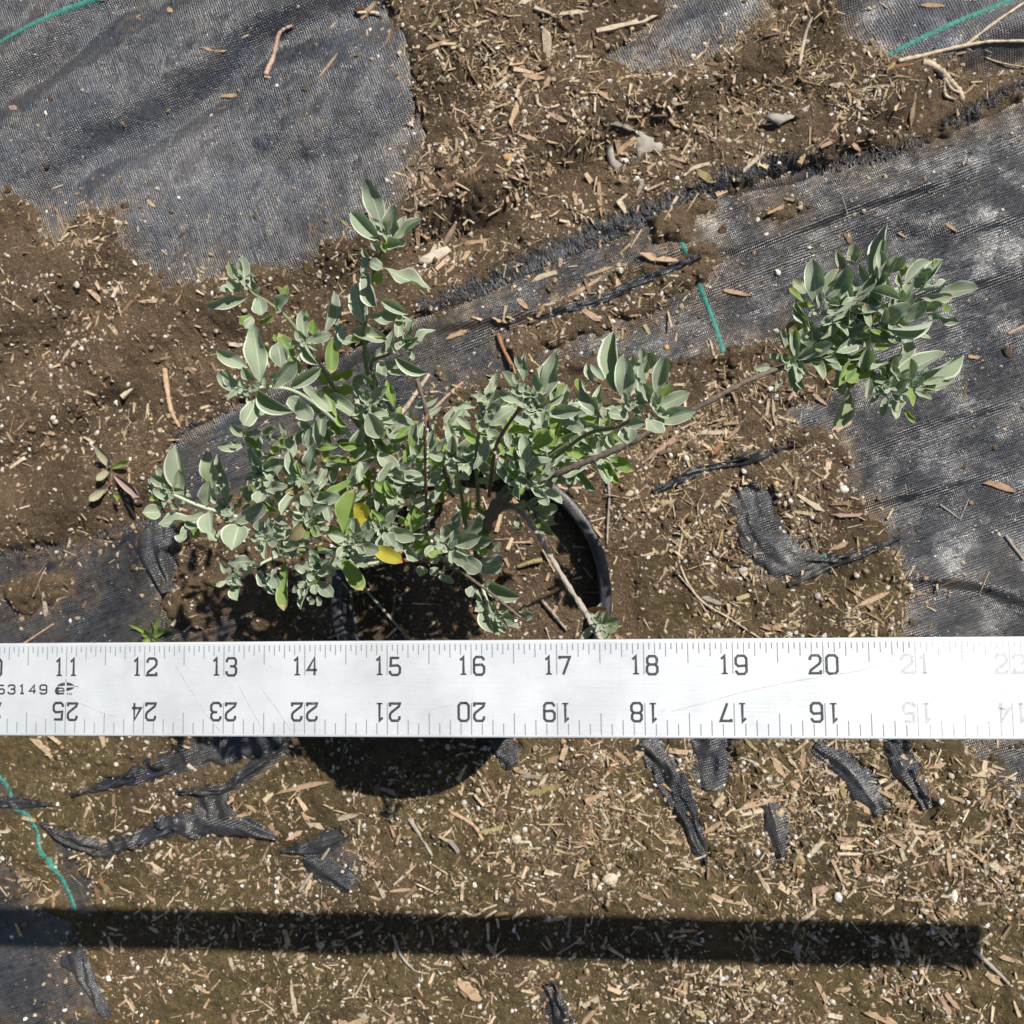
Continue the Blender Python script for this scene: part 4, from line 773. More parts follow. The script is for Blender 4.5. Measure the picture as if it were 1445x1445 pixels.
# leaves measured on enlargements: branch, enlargement, height | base x y, tip x y, width [kind]
LEAVES = """
s1 1 8.6|500 1292 70 1378 105;445 1240 285 1115 115;485 1205 445 875 120;400 1115 310 935 95;620 1288 530 1060 95;600 1292 650 1490 160;395 1150 392 1060 45;420 1180 300 1095 40;820 1440 905 1170 80 y;790 1450 930 1285 150
s2 2 10.5|640 560 470 80 190;630 720 320 430 165;700 720 780 350 165;760 710 1060 510 170;690 790 862 745 110;690 730 590 520 50;715 690 670 540 55;720 700 820 585 75;650 990 515 930 115;512 890 440 790 60;665 1000 1140 1220 130;430 1085 480 890 75 g -.5;485 1050 600 1400 205 g -.4;365 1160 445 1560 195 g -.9;560 1160 640 1050 100 y -.5;600 830 530 730 50;630 830 600 740 45
s2 4 9.0|640 35 905 170 110;490 180 950 245 135;830 150 800 410 90;690 430 322 345 150 g -.3;600 415 330 435 80 y -.6;480 310 655 390 90 y -.4;270 300 240 465 100;195 240 190 550 95 g -.5;60 345 155 -70 100 g -.6;180 190 250 90 70;215 450 420 440 110 g -1
s3 4 8.3|860 490 1020 400 110;930 485 1190 325 105;840 500 962 535 28;760 465 788 570 42;680 655 890 790 155 g -.3;780 610 1100 770 130;630 660 650 840 115;695 560 780 330 95 g -.2;530 680 680 500 75 g -.4
s4 4 8.0|470 1150 425 955 65;500 1110 490 940 95;540 1085 700 900 115;430 1150 525 1130 65;600 965 720 1050 55;570 900 470 790 110;470 1262 110 992 125;625 1430 500 1165 180;655 1265 960 1288 155;900 1300 940 1140 75;340 900 470 800 115 g -.5;720 1420 950 1300 130 g -.6;490 690 465 520 25
s4 8 7.6|300 355 390 15 165;215 600 470 410 165;320 375 500 300 105 g -.3;305 395 10 372 125 g -.4;535 282 745 510 155;655 185 870 25 120 g -.4;745 300 700 180 90 g -.5;60 590 110 470 90 g -.6
s6 3 9.8|560 790 480 190 205;430 640 110 470 145;500 770 380 625 110;330 850 195 660 135;272 882 130 680 110;440 912 280 880 95;520 980 380 1238 175;540 892 882 1092 185;850 945 1105 1168 185;680 855 930 568 155;880 832 1185 640 135;770 640 735 388 200 g -.5;560 1060 600 1122 85 g -.4;660 745 740 705 75;480 845 560 800 75;380 830 340 780 50;960 705 740 290 105 y -.7;680 545 600 400 105 y -.8;745 375 700 300 65 y -.9;640 860 600 740 70
s7 3 9.3|1010 365 975 60 112;1000 385 910 260 92;1030 382 1290 300 102;1030 402 1150 612 122;990 420 955 470 75;990 480 970 580 75;1100 305 1100 150 100 y -.3;480 115 345 195 90 y -.4;485 130 400 245 90 g -.2;540 175 690 100 90 y -.5;990 815 1295 1085 115;1340 1110 1440 1240 95 y -.5;1210 905 1330 1140 65 y -.4;1290 345 1275 705 135 y -.2;1150 1440 1190 1095 135 g -1.2;1000 1440 1075 1260 92 g -.9;1050 130 1030 60 40 y
s3 4 7.6|100 825 355 722 115 y;130 945 358 965 155 y;30 920 160 1000 90 y -.2;-60 760 120 860 130 y -.4
s8 3 6.3|400 1345 260 1212 105;440 1390 525 1245 95;350 1412 250 1382 55;400 1425 120 1445 115;380 1360 470 1290 80;430 1420 540 1460 70
s9 5 7.7|520 705 410 205 205;345 565 230 410 115;350 625 165 500 125;440 705 450 440 115;400 742 190 662 115;200 720 140 535 62;350 690 410 590 52;340 832 190 780 52;270 885 80 890 155;730 925 250 1012 112;450 860 590 730 62;450 850 370 780 62;800 645 745 240 170 r;960 800 850 295 155;720 822 760 560 122;830 705 860 620 62;760 890 785 1112 200;540 1020 462 1198 155;650 1050 580 1140 112 y -.2;525 992 660 1032 82;900 835 960 930 92;990 882 1010 790 52;925 782 900 740 62;1030 990 1362 822 155;1062 1012 990 1268 265;955 975 1040 960 32;880 1060 870 1150 80;540 690 580 720 60;700 1010 830 1180 110 g -.6
s10 6 8.3|210 605 90 360 125;230 585 390 480 125;180 645 130 550 82;230 702 60 650 32;260 792 480 782 112;235 765 165 945 150 g -.1;80 930 80 762 112 g -.6;280 462 215 400 42;330 620 260 760 110;330 700 440 560 90 g -.5
s11 6 8.6|570 722 520 510 112;640 702 570 500 62 y;690 655 740 345 135;650 722 780 650 102;590 722 490 410 102 g -.2;560 445 460 280 105 g -.4;690 402 720 170 102;470 722 530 690 82;450 832 702 770 92 d;730 832 800 760 72;740 878 1022 882 142;620 842 710 972 122;545 832 420 1062 112;470 425 400 380 82;390 405 290 380 92 y -.4;520 820 330 870 110 g -.7;540 900 640 960 120 g -.8
s12 6 8.6|720 1112 880 970 112;710 1062 770 960 72;640 1112 540 1040 90;690 1062 640 1010 62;720 1070 400 1342 92 d .2;720 1182 820 1272 112;820 1192 890 1222 82;690 1192 720 1130 52;370 1082 480 1152 92 g -.2;440 1182 500 1190 42;540 1090 600 1180 100 g -.3
s13 6 9.1|250 1292 185 1240 95;262 1302 325 1240 75;272 1322 380 1345 112;240 1322 192 1430 112;340 1242 280 1110 135;212 1232 180 1100 92;312 1202 300 1080 62;430 1242 350 1170 92;350 1372 400 1470 95;160 1290 100 1310 80 g -.3;430 1330 590 1390 110 g -.6
s13b 6 7.2|1045 1242 1160 792 195 y 1.2;1200 1182 1235 920 175 Y .8;960 1240 900 1190 110 y .6;1130 1230 960 1215 90 y .8
s14 8 9.4|320 1132 320 940 122;200 1152 10 1112 105;300 1132 250 1085 62;332 1242 550 1292 135;300 1182 370 1140 75;310 1252 400 1312 62;200 1252 130 1352 112;260 1322 430 1442 112 g -.2;400 1162 510 1082 122;400 1082 420 960 92;180 1172 230 1212 42;470 1245 790 1405 155 Y -.3;230 1210 290 1300 60
s14 12 8.8|155 450 345 745 145 y;60 480 200 520 130 g -.7;250 430 270 560 100 g -.6
s15 8 8.9|610 1042 740 880 122;560 1032 620 980 62;500 1062 440 980 92;640 1082 922 1152 145;600 1092 692 1242 125;570 1062 540 1000 52;880 1092 918 828 155 y -.4;740 992 800 950 82 y -.5;940 1062 1110 930 52;880 1112 1010 1110 92;890 1202 1070 1152 122 y -.4;880 1205 1000 1290 102 y -.4;815 1225 950 1382 115;650 600 690 820 125 g -.8;500 585 620 692 102 y -.9;720 1190 760 1290 90 g -.6;790 1180 830 1110 70
s16 11 8.9|570 425 570 240 95;630 435 735 288 92;620 522 900 462 92;500 485 310 432 95;400 402 510 290 75;530 542 610 612 85;600 642 742 702 92;335 402 390 190 92;222 332 210 120 102;460 582 330 762 125 g -.4;262 655 50 662 115 g -.4;440 705 420 832 92 g -.7;330 525 440 562 82 y -.2;620 470 620 400 60;130 560 190 450 100;40 600 120 530 90;310 460 200 470 40;820 690 980 760 90 g -.6;830 590 1010 590 100 g -.7;740 520 820 560 80
s17 9 11.0|590 885 570 640 92;630 865 680 650 82;640 892 800 742 102;562 962 540 880 72;700 762 800 710 55;650 1010 912 838 165 g -.6;468 1055 325 920 72;600 960 540 1090 60;640 960 700 900 60;660 1162 742 1322 105 g -1.2;800 1322 760 1200 55 y -1.2;850 1242 840 1080 85 g -1.4
s18 9 12.2|900 645 770 460 112;1022 592 1020 250 95;972 445 930 290 75;950 592 890 480 75;1150 675 1130 460 105;1180 535 1200 400 45;1210 740 1340 258 190;1032 642 950 610 95;1062 622 1080 600 45;1000 782 740 672 95;990 722 860 622 55;1060 740 1110 690 115;1140 775 1205 700 115;1200 842 1280 782 95;1130 822 1030 782 65;1132 862 1000 872 75;1160 882 1182 1032 125;1112 902 1130 1002 85;1200 902 1270 932 85;1270 882 1590 868 135;1380 975 1630 1060 105;1340 842 1445 600 105 g -.6;1320 830 1405 570 105 y -.8;1000 880 1040 980 60;1080 1000 1110 1080 60
s18 9 10.4|1080 1262 1320 1062 115 y;1032 1402 1000 1112 115 g -.4;900 1300 860 1250 90 y -.2;1100 1180 1260 1060 120 y -.2;1180 1270 1300 1170 110 g -.8;1340 1180 1440 1120 120 y -.8;1330 1300 1430 1200 120 g -.9
s19 10 12.2|620 642 600 55 155;705 722 690 280 185;830 762 830 330 115;862 352 850 215 85;930 425 970 250 125 g -.3;900 455 920 330 65;780 385 790 290 75 g -.3;1000 650 1112 295 150;962 722 870 550 112;1000 762 1040 660 85;1000 805 1332 650 135;1000 922 1390 830 155;930 912 1060 1052 145;740 965 900 945 115;735 882 535 842 125;682 822 590 812 85;745 992 720 1162 175 g -.3;490 905 250 502 115;500 525 370 370 75;395 560 330 360 75;800 800 760 730 60;860 820 840 760 60;700 780 730 710 50
s19b 10 10.0|290 1002 300 900 105;590 1082 690 1042 95 y;290 655 230 510 85 y .4;325 772 220 672 55 y .2;420 772 380 690 85 y .2;250 1140 190 1060 110 y -.3;100 1120 240 1030 130 g -.3;140 1180 100 1080 110 g -.6;440 1192 480 1100 80 g -.2;300 1250 180 1220 90 y -.4;150 1330 130 1260 100 g -.6
s19b 13 9.6|1120 302 1150 548 145;1180 300 1402 425 115 y;780 320 860 380 110 g -.3;680 520 830 470 120 g -.6;470 230 580 180 110 y;600 300 760 210 130 g -.4;620 190 700 100 100 y
s20 13 10.7|390 425 640 318 115;560 440 675 300 70;460 525 545 450 85;470 562 685 420 95;350 545 350 692 72;500 585 620 745 95;560 572 742 735 95;300 415 250 330 55;400 480 350 430 60;420 540 460 570 50
s20b 13 7.9|400 745 530 660 65;470 785 715 780 112;480 905 660 1022 112;560 865 675 850 55;330 855 340 992 85;240 335 160 512 105 g 1.2;400 790 380 690 60;450 830 550 820 80;120 500 200 420 90 g .6
s21 12 9.5|1110 285 1110 130 95;1160 335 1180 230 85;1200 255 1250 80 135;1130 335 1015 352 112;1000 335 930 445 95;1050 435 960 470 85;1160 405 1312 492 112;1190 305 1442 242 145;1220 430 1445 572 150;1300 205 1430 40 135 g -.2;1170 155 1255 5 75;1150 350 1180 290 40
s21 14 9.0|40 345 240 270 125;120 475 330 442 115 g -.5;110 565 322 522 105 g -.6;90 372 190 402 85 y -.2;220 345 312 335 92 r -.3
s21 12 8.0|900 525 870 612 105;1000 525 1010 612 95;1130 600 1100 670 150 g -.6
s22b 14 8.8|190 700 500 802 155;60 702 10 802 95;170 695 235 640 42;90 725 140 850 85;150 855 90 932 85;160 902 230 1132 135;440 955 615 972 85;330 965 442 1042 112;280 925 320 900 60;310 1025 340 1132 75;290 1000 260 1090 60
s23 7 8.1|270 835 125 860 125;215 850 250 782 60;262 905 248 1062 155;430 662 155 682 145 g -.4;400 705 310 762 105;480 765 570 915 125;640 722 662 945 145;745 660 738 1172 140 y -.3;545 775 600 782 75;280 870 170 900 60;560 820 640 1000 100 g -.8
s24 7 8.5|1010 745 835 700 122;1082 712 1020 588 112;1080 772 1280 802 135;1060 832 960 800 95;1070 882 1232 1032 132;1040 902 1050 1005 85;1000 905 860 905 75;900 920 920 1040 50;970 1022 1040 1100 65;1062 1032 1115 1110 75;832 985 830 900 52;800 625 835 500 122 g -.3;690 592 660 500 85;720 535 870 522 85;880 565 970 552 92 y -.6;1040 545 1140 532 62 y -.6;1150 620 1230 550 70;1090 700 1190 650 50;1350 630 1270 540 110 g .2
dead 14 10.2|1220 1065 1230 930 75 r;1260 1055 1300 930 65 r;1280 1045 1412 1012 85 r;1260 1095 1392 1112 75 r;1220 1112 1150 1060 75 y;1240 1122 1282 1182 65;1340 1085 1400 1060 55 y;1120 965 1290 900 125 b -.2
long 15 10.9|640 1062 600 500 225;700 1135 700 890 75;760 1122 960 880 125;900 965 1112 610 195;760 965 940 620 145 r;525 935 350 775 115 r -.4;490 1062 300 880 65 y -.3;1010 645 905 400 105 r;1100 565 1140 305 155 r;1330 855 1200 560 85;1140 545 1020 510 65;820 1085 830 1040 65;900 1102 950 1050 55;930 1182 680 1192 75;700 1345 1320 910 65;1080 1392 1100 1100 115 y -.3;1330 1372 1190 1050 125 r;1130 1005 1060 960 65 y -.5;580 1382 380 1040 85;545 1445 340 1072 65 y;860 1300 1010 1220 60;700 1300 960 1250 60
long 16 11.0|80 722 290 50 155;120 605 230 230 125;130 685 300 510 145;330 615 500 460 125;440 685 500 550 85 y -.2;500 565 610 470 55;480 785 780 490 135;640 705 812 600 112;620 822 690 680 165;700 832 950 480 95;820 565 850 460 45 y;330 515 372 480 55;450 835 400 650 65 r;70 1202 190 670 115;260 962 260 690 85;290 1092 582 750 165;420 1012 430 930 95;210 1232 250 1060 85;250 1232 540 1020 185;480 1212 762 990 155;740 1092 940 1000 115;930 1042 1035 1072 75 y;280 1312 822 1220 85;760 1132 1140 1222 65;900 872 1368 832 185;620 862 850 830 32;800 812 1042 740 55;690 932 1062 922 95 r;600 1002 650 920 85 r -.3;70 1290 0 1002 85 r
sprig_low 18 10.6|400 152 210 392 185 y -.5;430 152 642 185 75;700 212 932 250 85;120 672 140 340 175 r;362 742 660 190 185;450 722 1122 430 195 g -.4;680 805 1352 460 195;840 882 1272 790 112;430 932 672 760 135;720 862 862 740 105;640 982 850 890 65;150 742 110 1032 85;440 1022 492 1272 125;600 1162 742 1322 55 y;330 605 160 650 85;330 832 430 790 55;240 855 340 932 45;380 990 230 880 60 g -.3
sprig_low 17 10.6|350 462 340 20 185 d -.3;540 245 520 502 195 g -.2;780 432 760 230 145 y -.5;970 245 880 80 65 y;1210 252 900 425 155;880 512 690 692 135 y -.3;960 592 1092 632 92 y -.3;910 485 1000 982 105 g -.4;1100 612 1060 900 95 g -.3;1060 880 830 1412 118 r -.5;850 175 660 182 75;280 542 200 450 95 g -.3;330 572 512 602 105 g -.4;300 582 230 642 115 g -.4;310 562 340 480 65;1150 640 1230 700 70 y -.3
"""
LV = [leaf_grid(1, 1, 9, *q) for q in ((.28, .16, .58, .04, .05, .15, .55), (.5, .05, .60, -.06, .1, -.2, .62), (.15, .28, .56, .0, .08, .3, .5), (.65, -.14, .58, .06, .0, -.15, .66), (.22, .12, .54, -.03, .15, .0, .58),
                                        (.36, .22, .62, .07, .06, .35, .5), (.7, .2, .56, .03, .06, -.3, .6), (.3, -.2, .6, -.07, .12, .2, .64))]
leaf_me = {}
recs = []
for row in LEAVES.strip().split('\n'):
    head, body = row.split('|'); key, cr, h = head.split(); ox, oy, sc = CR[int(cr)]; h = float(h)
    items = [r.split() for r in body.split(';')]
    wmax = max(float(a[4]) for a in items)
    for a in items:
        bx, by, tx, ty, w = [float(v) for v in a[:5]]; kd = a[5] if len(a) > 5 else 'g'; dh = float(a[6]) if len(a) > 6 else 0
        bx, by, tx, ty, w = ox + bx / sc, oy + by / sc, ox + tx / sc, oy + ty / sc, w / sc
        s = scale_at(h); lp = math.hypot(tx - bx, ty - by) / s; win = w / s; size = w / (wmax / sc)
        hb = h + dh - .22 * size + random.uniform(-.05, .05)
        Lt = 2.75 * win; dz = math.sqrt(max(0, Lt * Lt - lp * lp)); dz = min(dz, lp * .9, .42) + .05 * lp * random.uniform(-1, 1.5)
        if kd in 'yd' or dh < -.3: dz *= .3
        roll = random.gauss(0, .32)
        if lp > 3.6 * win: roll = random.choice((-1, 1)) * math.acos(max(.35, min(1, 3.2 * win / lp))); win = lp / 3.4
        b, t = at(bx, by, hb), at(tx, ty, hb + dz)
        recs.append((key, b, t, win * 1.09, kd, roll, lp * win))
# a few extra shaded leaves inside the crown, below the visible ones
order = sorted(range(len(recs)), key=lambda i: -recs[i][6]); single = set(order[:296])
rest = {}
for i, (key, b, t, w, kd, roll, ar) in enumerate(recs):
    v = i % len(LV); mw, L = frame(b, t, roll)
    if i in single:
        if (v, kd) not in leaf_me: leaf_me[(v, kd)] = mesh('leaf', LV[v][0] / I, LV[v][1], M_LEAF[kd], uv=LV[v][2])
        link('leaf', leaf_me[(v, kd)], BR[key], mw=mw @ Matrix.Diagonal((w * I, L * I, L * I * .8, 1)))
    else: rest.setdefault(kd, []).append((v, mw @ Matrix.Diagonal((w * I, L * I, L * I * .8, 1))))
def join_leaves(items, kd, name):
    VV, FF, UU = [], [], []; o = 0
    for v, m in items:
        V = LV[v][0]; mm = np.array(m); VV.append((V @ mm[:3, :3].T + mm[:3, 3]) / I); FF.append(LV[v][1] + o); UU.append(LV[v][2]); o += len(V)
    return link(name, mesh(name, np.concatenate(VV), np.concatenate(FF), M_LEAF[kd], uv=np.concatenate(UU)), shrub, kind='stuff')
# tight buds of tiny leaves at every shoot tip, and small leaves along the twigs
BUDS = [(338, 392, 8.8), (546, 330, 10.7), (573, 480, 8.4), (518, 566, 8.2), (345, 548, 10), (431, 482, 9.4), (402, 618, 6.4), (237, 690, 8), (366, 668, 8.4), (425, 676, 8.7), (437, 732, 8.7), (374, 759, 9.2), (502, 766, 9.6), (535, 744, 9), (642, 643, 9),
        (688, 562, 11.1), (750, 556, 12.4), (760, 575, 12.3), (920, 568, 12.4), (885, 570, 12.2), (742, 680, 10.9), (755, 726, 8.1), (634, 773, 9.8), (706, 876, 9), (700, 868, 9), (328, 818, 8.2), (448, 800, 8.6), (432, 830, 8.6), (1170, 428, 11), (1285, 545, 10.9), (1255, 545, 10.7), (1115, 512, 10.7), (318, 716, 7.7), (330, 722, 7.7), (845, 880, 10.3)]
for bx, by, h in BUDS:
    c = at(bx, by, h - .08)
    for k in range(7):
        a = random.uniform(0, 6.28); L = random.uniform(.10, .2); up = random.uniform(.5, 1.3); t = c + np.array([math.cos(a), math.sin(a), up]) * L / math.hypot(1, up) * 1.1
        mw, LL = frame(c, t, random.gauss(0, .3)); rest.setdefault('g', []).append((k % len(LV), mw @ Matrix.Diagonal((LL * .5 * I, LL * I, LL * I, 1))))
for bx, by, h in BUDS:
    c = at(bx, by, h - .3); a0 = random.uniform(0, 6.28)
    for k in range(5 if bx < 1000 else 9):
        a = a0 + k * 2.4; L = random.uniform(.26, .44); off = random.uniform(.02, .2) if bx < 1000 else random.uniform(.02, .5); d = np.array([math.cos(a), math.sin(a), 0]); cc = c + d * off * .6 + np.array([0, 0, -random.uniform(0, .25)])
        t = cc + (d + np.array([0, 0, random.uniform(.1, .8)])) * L * .85; mw, LL = frame(cc, t, random.gauss(0, .3)); rest.setdefault('g' if random.random() < .85 else 'y', []).append((k % len(LV), mw @ Matrix.Diagonal((LL * .35 * I, LL * I, LL * I * .8, 1))))
AX = [((1112, 512, 10.6), (1150, 494, 10.5), (1205, 472, 10.5), (1262, 450, 10.7)), ((1150, 494, 10.5), (1190, 504, 10.4), (1225, 522, 10.4), (1270, 545, 10.5)), ((1160, 480, 10.5), (1180, 450, 10.6), (1210, 420, 10.8), (1250, 400, 10.9))]
for q in range(105):      # the right-hand sprig is a dense upward fan
    ax = AX[(0, 0, 1, 2)[q % 4]]; f = random.uniform(.12, 2.999); i = int(f); c = np.array(at(*ax[i])) * (1 - f + i) + np.array(at(*ax[i + 1])) * (f - i); c[2] -= random.uniform(0, .25)
    a = random.gauss(.35, 1.0) if q % 3 else random.uniform(0, 6.28); L = random.uniform(.34, .62); t = c + np.array([math.cos(a), math.sin(a), random.uniform(-.1, .9)]) * L * .85
    mw, LL = frame(c, t, random.gauss(0, .4)); rest.setdefault('g' if q % 6 else 'y', []).append((q % len(LV), mw @ Matrix.Diagonal((LL * .31 * I, LL * I, LL * I * .8, 1))))
for q in range(360):      # shaded leaves low in the crown
    ga = lambda m_, s_: m_ + max(-1.6, min(1.6, random.gauss(0, 1))) * s_
    px, py = (ga(520, 95), ga(670, 60)) if q % 3 else (ga(765, 55), ga(618, 26))
    h = random.uniform(5.0, 8.0) if q % 3 else random.uniform(8.2, 9.6); b = at(px, py, h)
    a = random.uniform(0, 6.28); L = random.uniform(.4, .65); t = b + np.array([math.cos(a), math.sin(a), random.uniform(-.2, .3)]) * L
    mw, LL = frame(b, t, random.gauss(0, .3)); rest.setdefault(random.choice('ggy'), []).append((random.randrange(8), mw @ Matrix.Diagonal((LL * .33 * I, LL * I, LL * I, 1))))
for kd, items in rest.items(): join_leaves(items, kd, 'small_leaves')
# pale buds on the red twig
V = []; parts = []
for k in range(26):
    y = 600 + k * 6.4; h = np.interp(y, [600, 640, 690, 730, 770], [11, 10.4, 9.4, 8.2, 5.6]); p = at(601 + random.uniform(-3, 3) + (y - 600) * .02, y, h + .02)
    parts.append((ICO_V * random.uniform(.04, .065) + p, [tuple(f) for f in ICO_F]))
V, Fc = merge(parts); link('bud', mesh('bud', V, Fc, M_SHOOT), BR['twig'], kind='stuff')

# ------------------------------------------------------------------ the ruler
RC = np.array([-1.5218, -2.0507, 15.5643]); az, sl, tw = .0207, -.0267, -.0781
rd = np.array([math.cos(az) * math.cos(sl), math.sin(az) * math.cos(sl), math.sin(sl)]); rv = np.array([-math.sin(az), math.cos(az), 0]); rn = np.cross(rd, rv)
rw = rv * math.cos(tw) + rn * math.sin(tw); rn = np.cross(rd, rw)
def rp(u, v, z=0): return RC + rd * (u - 16.5) + rw * v + rn * z       # u inches along, v across (+.5625 upper edge), z above the face
k = NT('ruler_aluminium'); tc = k.geo()
mp = k.n('Mapping'); mp.inputs['Scale'].default_value = (.04, 1, 1); k.l(tc, mp.inputs['Vector'])
br = k.noise(1500, 3, .6, mp.outputs[0]); sm = k.noise(45, 5, .65, tc); fn = k.noise(500, 4, .7, tc)
base = k.mix(k.ramp(sm, [(.38, (0, 0, 0)), (.72, (.8,) * 3)]), (.60, .63, .64), (.44, .465, .47))
k.l(k.mix(k.ramp(fn, [(.62, (0, 0, 0)), (.78, (.45, .45, .45))]), base, (.42, .43, .43)), k.p.inputs['Base Color'])
k.set(Metallic=.3, Roughness=.5); k.bump(k.math('ADD', br, k.math('MULTIPLY', fn, .4)), .12, .0003); M_ALU = k.m
k = NT('ruler_ink'); g = k.geo(); wn_ = k.noise(1300, 5, .75, g)
k.l(k.mix(k.ramp(wn_, [(.56, (0, 0, 0)), (.75, (.5, .5, .5))]), (.035, .036, .042), (.45, .46, .48)), k.p.inputs['Base Color']); k.set(Roughness=.5, Metallic=0.0); k.p.inputs['Specular IOR Level'].default_value = .5; M_INK = k.m
k = NT('ruler_tick_ink'); g = k.geo(); k.set(Roughness=.4); k.p.inputs['Base Color'].default_value = (.22, .225, .24, 1); M_TICK = k.m
k = NT('ruler_glare_ink'); g = k.geo(); wn_ = k.noise(1100, 5, .75, g)
k.l(k.mix(k.ramp(wn_, [(.46, (0, 0, 0)), (.64, (1, 1, 1))]), (.42, .42, .44), (.60, .62, .63)), k.p.inputs['Base Color']); k.set(Roughness=.4, Metallic=.3); M_GLARE_INK = k.m  # glare at the right end painted into the ink as blotchy paling
M_SCR = mat_simple('scratch_mat', (.42, .42, .43), .5, .6, 500, 0)
ruler = empty('ruler', rp(16.5, 0, -.06), 'long white aluminium yardstick held flat above the pot', 'ruler')
hw, th, bv = .5625, .06, .02
prof = [(-hw, -th), (hw, -th), (hw, -bv), (hw - bv * .3, -bv * .3), (hw - bv, 0), (-hw + bv, 0), (-hw + bv * .3, -bv * .3), (-hw, -bv)]
us = np.linspace(-.05, 36.05, 40); V = np.array([rp(u, v, z) for u in us for v, z in prof]); n = len(prof)
Fc = [(a * n + j, a * n + (j + 1) % n, (a + 1) * n + (j + 1) % n, (a + 1) * n + j) for a in range(39) for j in range(n)] + [tuple(range(n))[::-1], tuple(range(39 * n, 40 * n))]
rb = link('blade', mesh('blade', V, Fc, M_ALU, smooth=False), ruler)
Zi = .0022
class Ink:
    def __init__(s): s.V = []; s.F = []
    def quad(s, pts, z=Zi): b = len(s.V); s.V += [rp(u, v, z) for u, v in pts]; s.F.append(tuple(range(b, b + len(pts))))
    def line(s, pts, w, z=Zi):
        pts = [np.array(p, float) for p in pts]; n = len(pts); L, Rr = [], []
        for i in range(n):
            d0 = pts[i] - pts[i - 1] if i else pts[1] - pts[0]; d1 = pts[i + 1] - pts[i] if i < n - 1 else d0
            if i == 0: d0 = d1
            d0 = d0 / np.linalg.norm(d0); d1 = d1 / np.linalg.norm(d1); m = d0 + d1; m = m / (np.linalg.norm(m) + 1e-9); nn = np.array([-m[1], m[0]])
            k = w / 2 / max(.5, abs(nn @ np.array([-d0[1], d0[0]]))); L.append(pts[i] + nn * k); Rr.append(pts[i] - nn * k)
        b = len(s.V); s.V += [rp(p[0], p[1], z) for p in L] + [rp(p[0], p[1], z) for p in Rr]
        for i in range(n - 1): s.F.append((b + n + i, b + n + i + 1, b + i + 1, b + i))
    def make(s, name, m, parent, **kw): return link(name, mesh(name, s.V, s.F, m, smooth=False), parent, **kw)
G = {'0': [[(.22, 0), (.78, 0), (1, .14), (1, .86), (.78, 1), (.22, 1), (0, .86), (0, .14), (.22, 0), (.5, 0)]],
     '1': [[(.18, .82), (.5, 1), (.5, .0)], [(.2, .03), (.8, .03)]],
     '2': [[(.04, .74), (.04, .88), (.2, 1), (.8, 1), (1, .86), (1, .66), (.88, .54), (.1, .2), (.0, .03), (1, .03), (1, .2)]],
     '3': [[(.02, .76), (.02, .88), (.2, 1), (.8, 1), (.98, .87), (.98, .66), (.8, .53), (.36, .53)], [(.8, .53), (1, .4), (1, .14), (.8, 0), (.2, 0), (0, .12), (0, .25)]],
     '4': [[(.98, .30), (.0, .30), (.72, 1), (.72, 0)]],
     '5': [[(.94, .97), (.1, .97), (.06, .52), (.78, .55), (1, .42), (1, .14), (.78, 0), (.2, 0), (0, .12), (0, .24)]],
     '6': [[(.96, .8), (.96, .88), (.78, 1), (.22, 1), (0, .86), (0, .14), (.22, 0), (.78, 0), (1, .14), (1, .44), (.78, .57), (.02, .54)]],
     '7': [[(.0, .86), (.0, .97), (1, .97), (.34, 0)]],
     '8': [[(.2, .54), (.04, .66), (.04, .87), (.22, 1), (.78, 1), (.96, .87), (.96, .66), (.8, .54), (.2, .54), (0, .4), (0, .14), (.2, 0), (.8, 0), (1, .14), (1, .4), (.8, .54)]],
     '9': [[(.04, .2), (.04, .12), (.22, 0), (.78, 0), (1, .14), (1, .86), (.78, 1), (.22, 1), (0, .86), (0, .56), (.22, .43), (.98, .46)]]}
def numeral(n, u0, v0, flip, m):
    ink = Ink(); s = str(n); dw, dh = .118, .205
    for i, ch in enumerate(s):
        cx = (-.088 - dw / 2 if i == 0 else .030) if len(s) == 2 else -.145
        cx = (-.032 - dw) if i == 0 else .034
        for st in G[ch]:
            pts = [(cx + q[0] * dw, q[1] * dh - dh / 2) for q in st]
            ink.line([(u0 + (-a if flip else a), v0 + (-b if flip else b)) for a, b in pts], .030 if ch != '1' or len(st) > 2 else .018)
    ink.make('numeral', m, ruler)
for kk in range(1, 36):
    m = M_INK if kk < 21 else M_GLARE_INK
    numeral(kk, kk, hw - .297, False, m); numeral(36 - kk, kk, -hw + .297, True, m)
def ticks(n0, n1, m):
    t = Ink(); f = Ink()
    for q in range(n0 * 16, n1 * 16):
        u = q / 16; r = .4 if q % 16 == 0 else .272 if q % 8 == 0 else .2 if q % 4 == 0 else .166 if q % 2 == 0 else .118
        t.line([(u, hw - r), (u, hw - .045)], .0115 if q % 2 == 0 else .013)
        if q % 2 == 0: t.line([(u, -hw + .035), (u, -hw + (.4 if q % 16 == 0 else .284 if q % 8 == 0 else .207 if q % 4 == 0 else .166))], .0115)
    t.make('tick_marks', m, ruler, kind='stuff')
ticks(0, 21, M_TICK); ticks(21, 36, M_GLARE_INK)
ink = Ink()                                  # serial number and maker's mark
for i, ch in enumerate('153149'):
    u0 = 9.975 + i * .138; 
    for st in G[ch]: ink.line([(u0 + q[0] * .085, .0 - .052 + q[1] * .105) for q in st], .021)
ink.make('serial_number', M_INK, ruler)
ink = Ink()
def lg(cx, cy): return (11 + (cx - 1015) / 1234., .022 - (cy - 318) / 1234. )
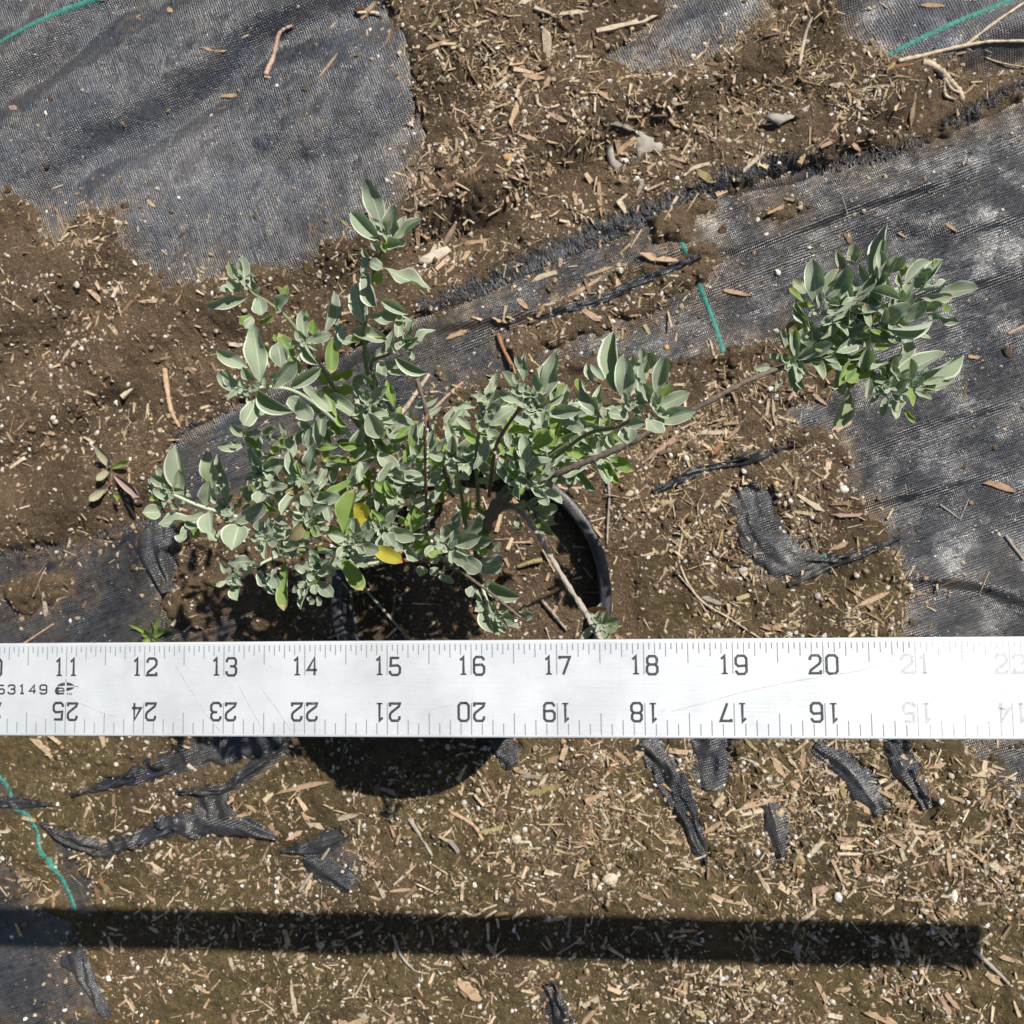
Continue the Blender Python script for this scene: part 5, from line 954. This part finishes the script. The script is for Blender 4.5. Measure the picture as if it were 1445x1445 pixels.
def arc_pts(cx, cy, rx, ry, a0, a1, n=12): return [(cx + rx * math.cos(math.radians(a0 + (a1 - a0) * i / n)), cy - ry * math.sin(math.radians(a0 + (a1 - a0) * i / n))) for i in range(n + 1)]
ink.quad([lg(*q) for q in [(868, 296)] + [(890, 275), (930, 255), (965, 245), (998, 242), (998, 294)]][::-1])
ink.quad([lg(*q) for q in [(1025, 290), (1022, 240), (1060, 243), (1110, 260), (1152, 292)]][::-1])
ink.quad([lg(*q) for q in [(1022, 318), (1156, 312), (1140, 328), (1110, 346), (1070, 362), (1020, 368)]][::-1])
ink.line([lg(1013, 238), lg(1013, 196)], .007); ink.line([lg(1150, 302), lg(1212, 300)], .007)
e = [lg(*q) for q in [(884, 369), (984, 369), (980, 340), (955, 326), (890, 326)]]; ink.line(e, .017)
ink.line([lg(*q) for q in [(905, 322), (872, 334), (858, 368), (872, 398), (905, 408)]], .036); ink.line([lg(*q) for q in [(890, 408), (988, 406)]], .022)
for st in ([(1028, 400), (1058, 400)], [(1043, 400), (1043, 432)], [(1070, 432), (1072, 400), (1090, 424), (1108, 400), (1110, 432)]): ink.line([lg(*q) for q in st], .007)
ink.make('maker_mark', M_INK, ruler)
ink = Ink()
def rpx(px, py):                             # photo pixel -> ruler coordinates
    d = M_CAM @ np.array([(px - 722.5) / F_PX, -(py - 722.5) / F_PX, -1.]); o = np.array([0, 0, CAM_H]); t = ((RC - o) @ rn) / (d @ rn); q = o + d * t - RC; return (16.5 + q @ rd, q @ rw)
for pts, w in (([(246, 936), (262, 962), (293, 1010), (311, 1032)], .010), ([(337, 967), (352, 996), (370, 1028)], .008), ([(368, 970), (386, 994), (400, 1014), (410, 1030)], .010), ([(948, 1004), (1000, 990), (1050, 976), (1110, 963), (1170, 953), (1215, 946), (1262, 932)], .008), ([(92, 982), (112, 992), (140, 1004), (165, 1012)], .006), ([(600, 1003), (640, 994)], .005)):
    ink.line([rpx(*q) for q in pts], w, Zi * 1.6)
ink.make('scratch', M_SCR, ruler)
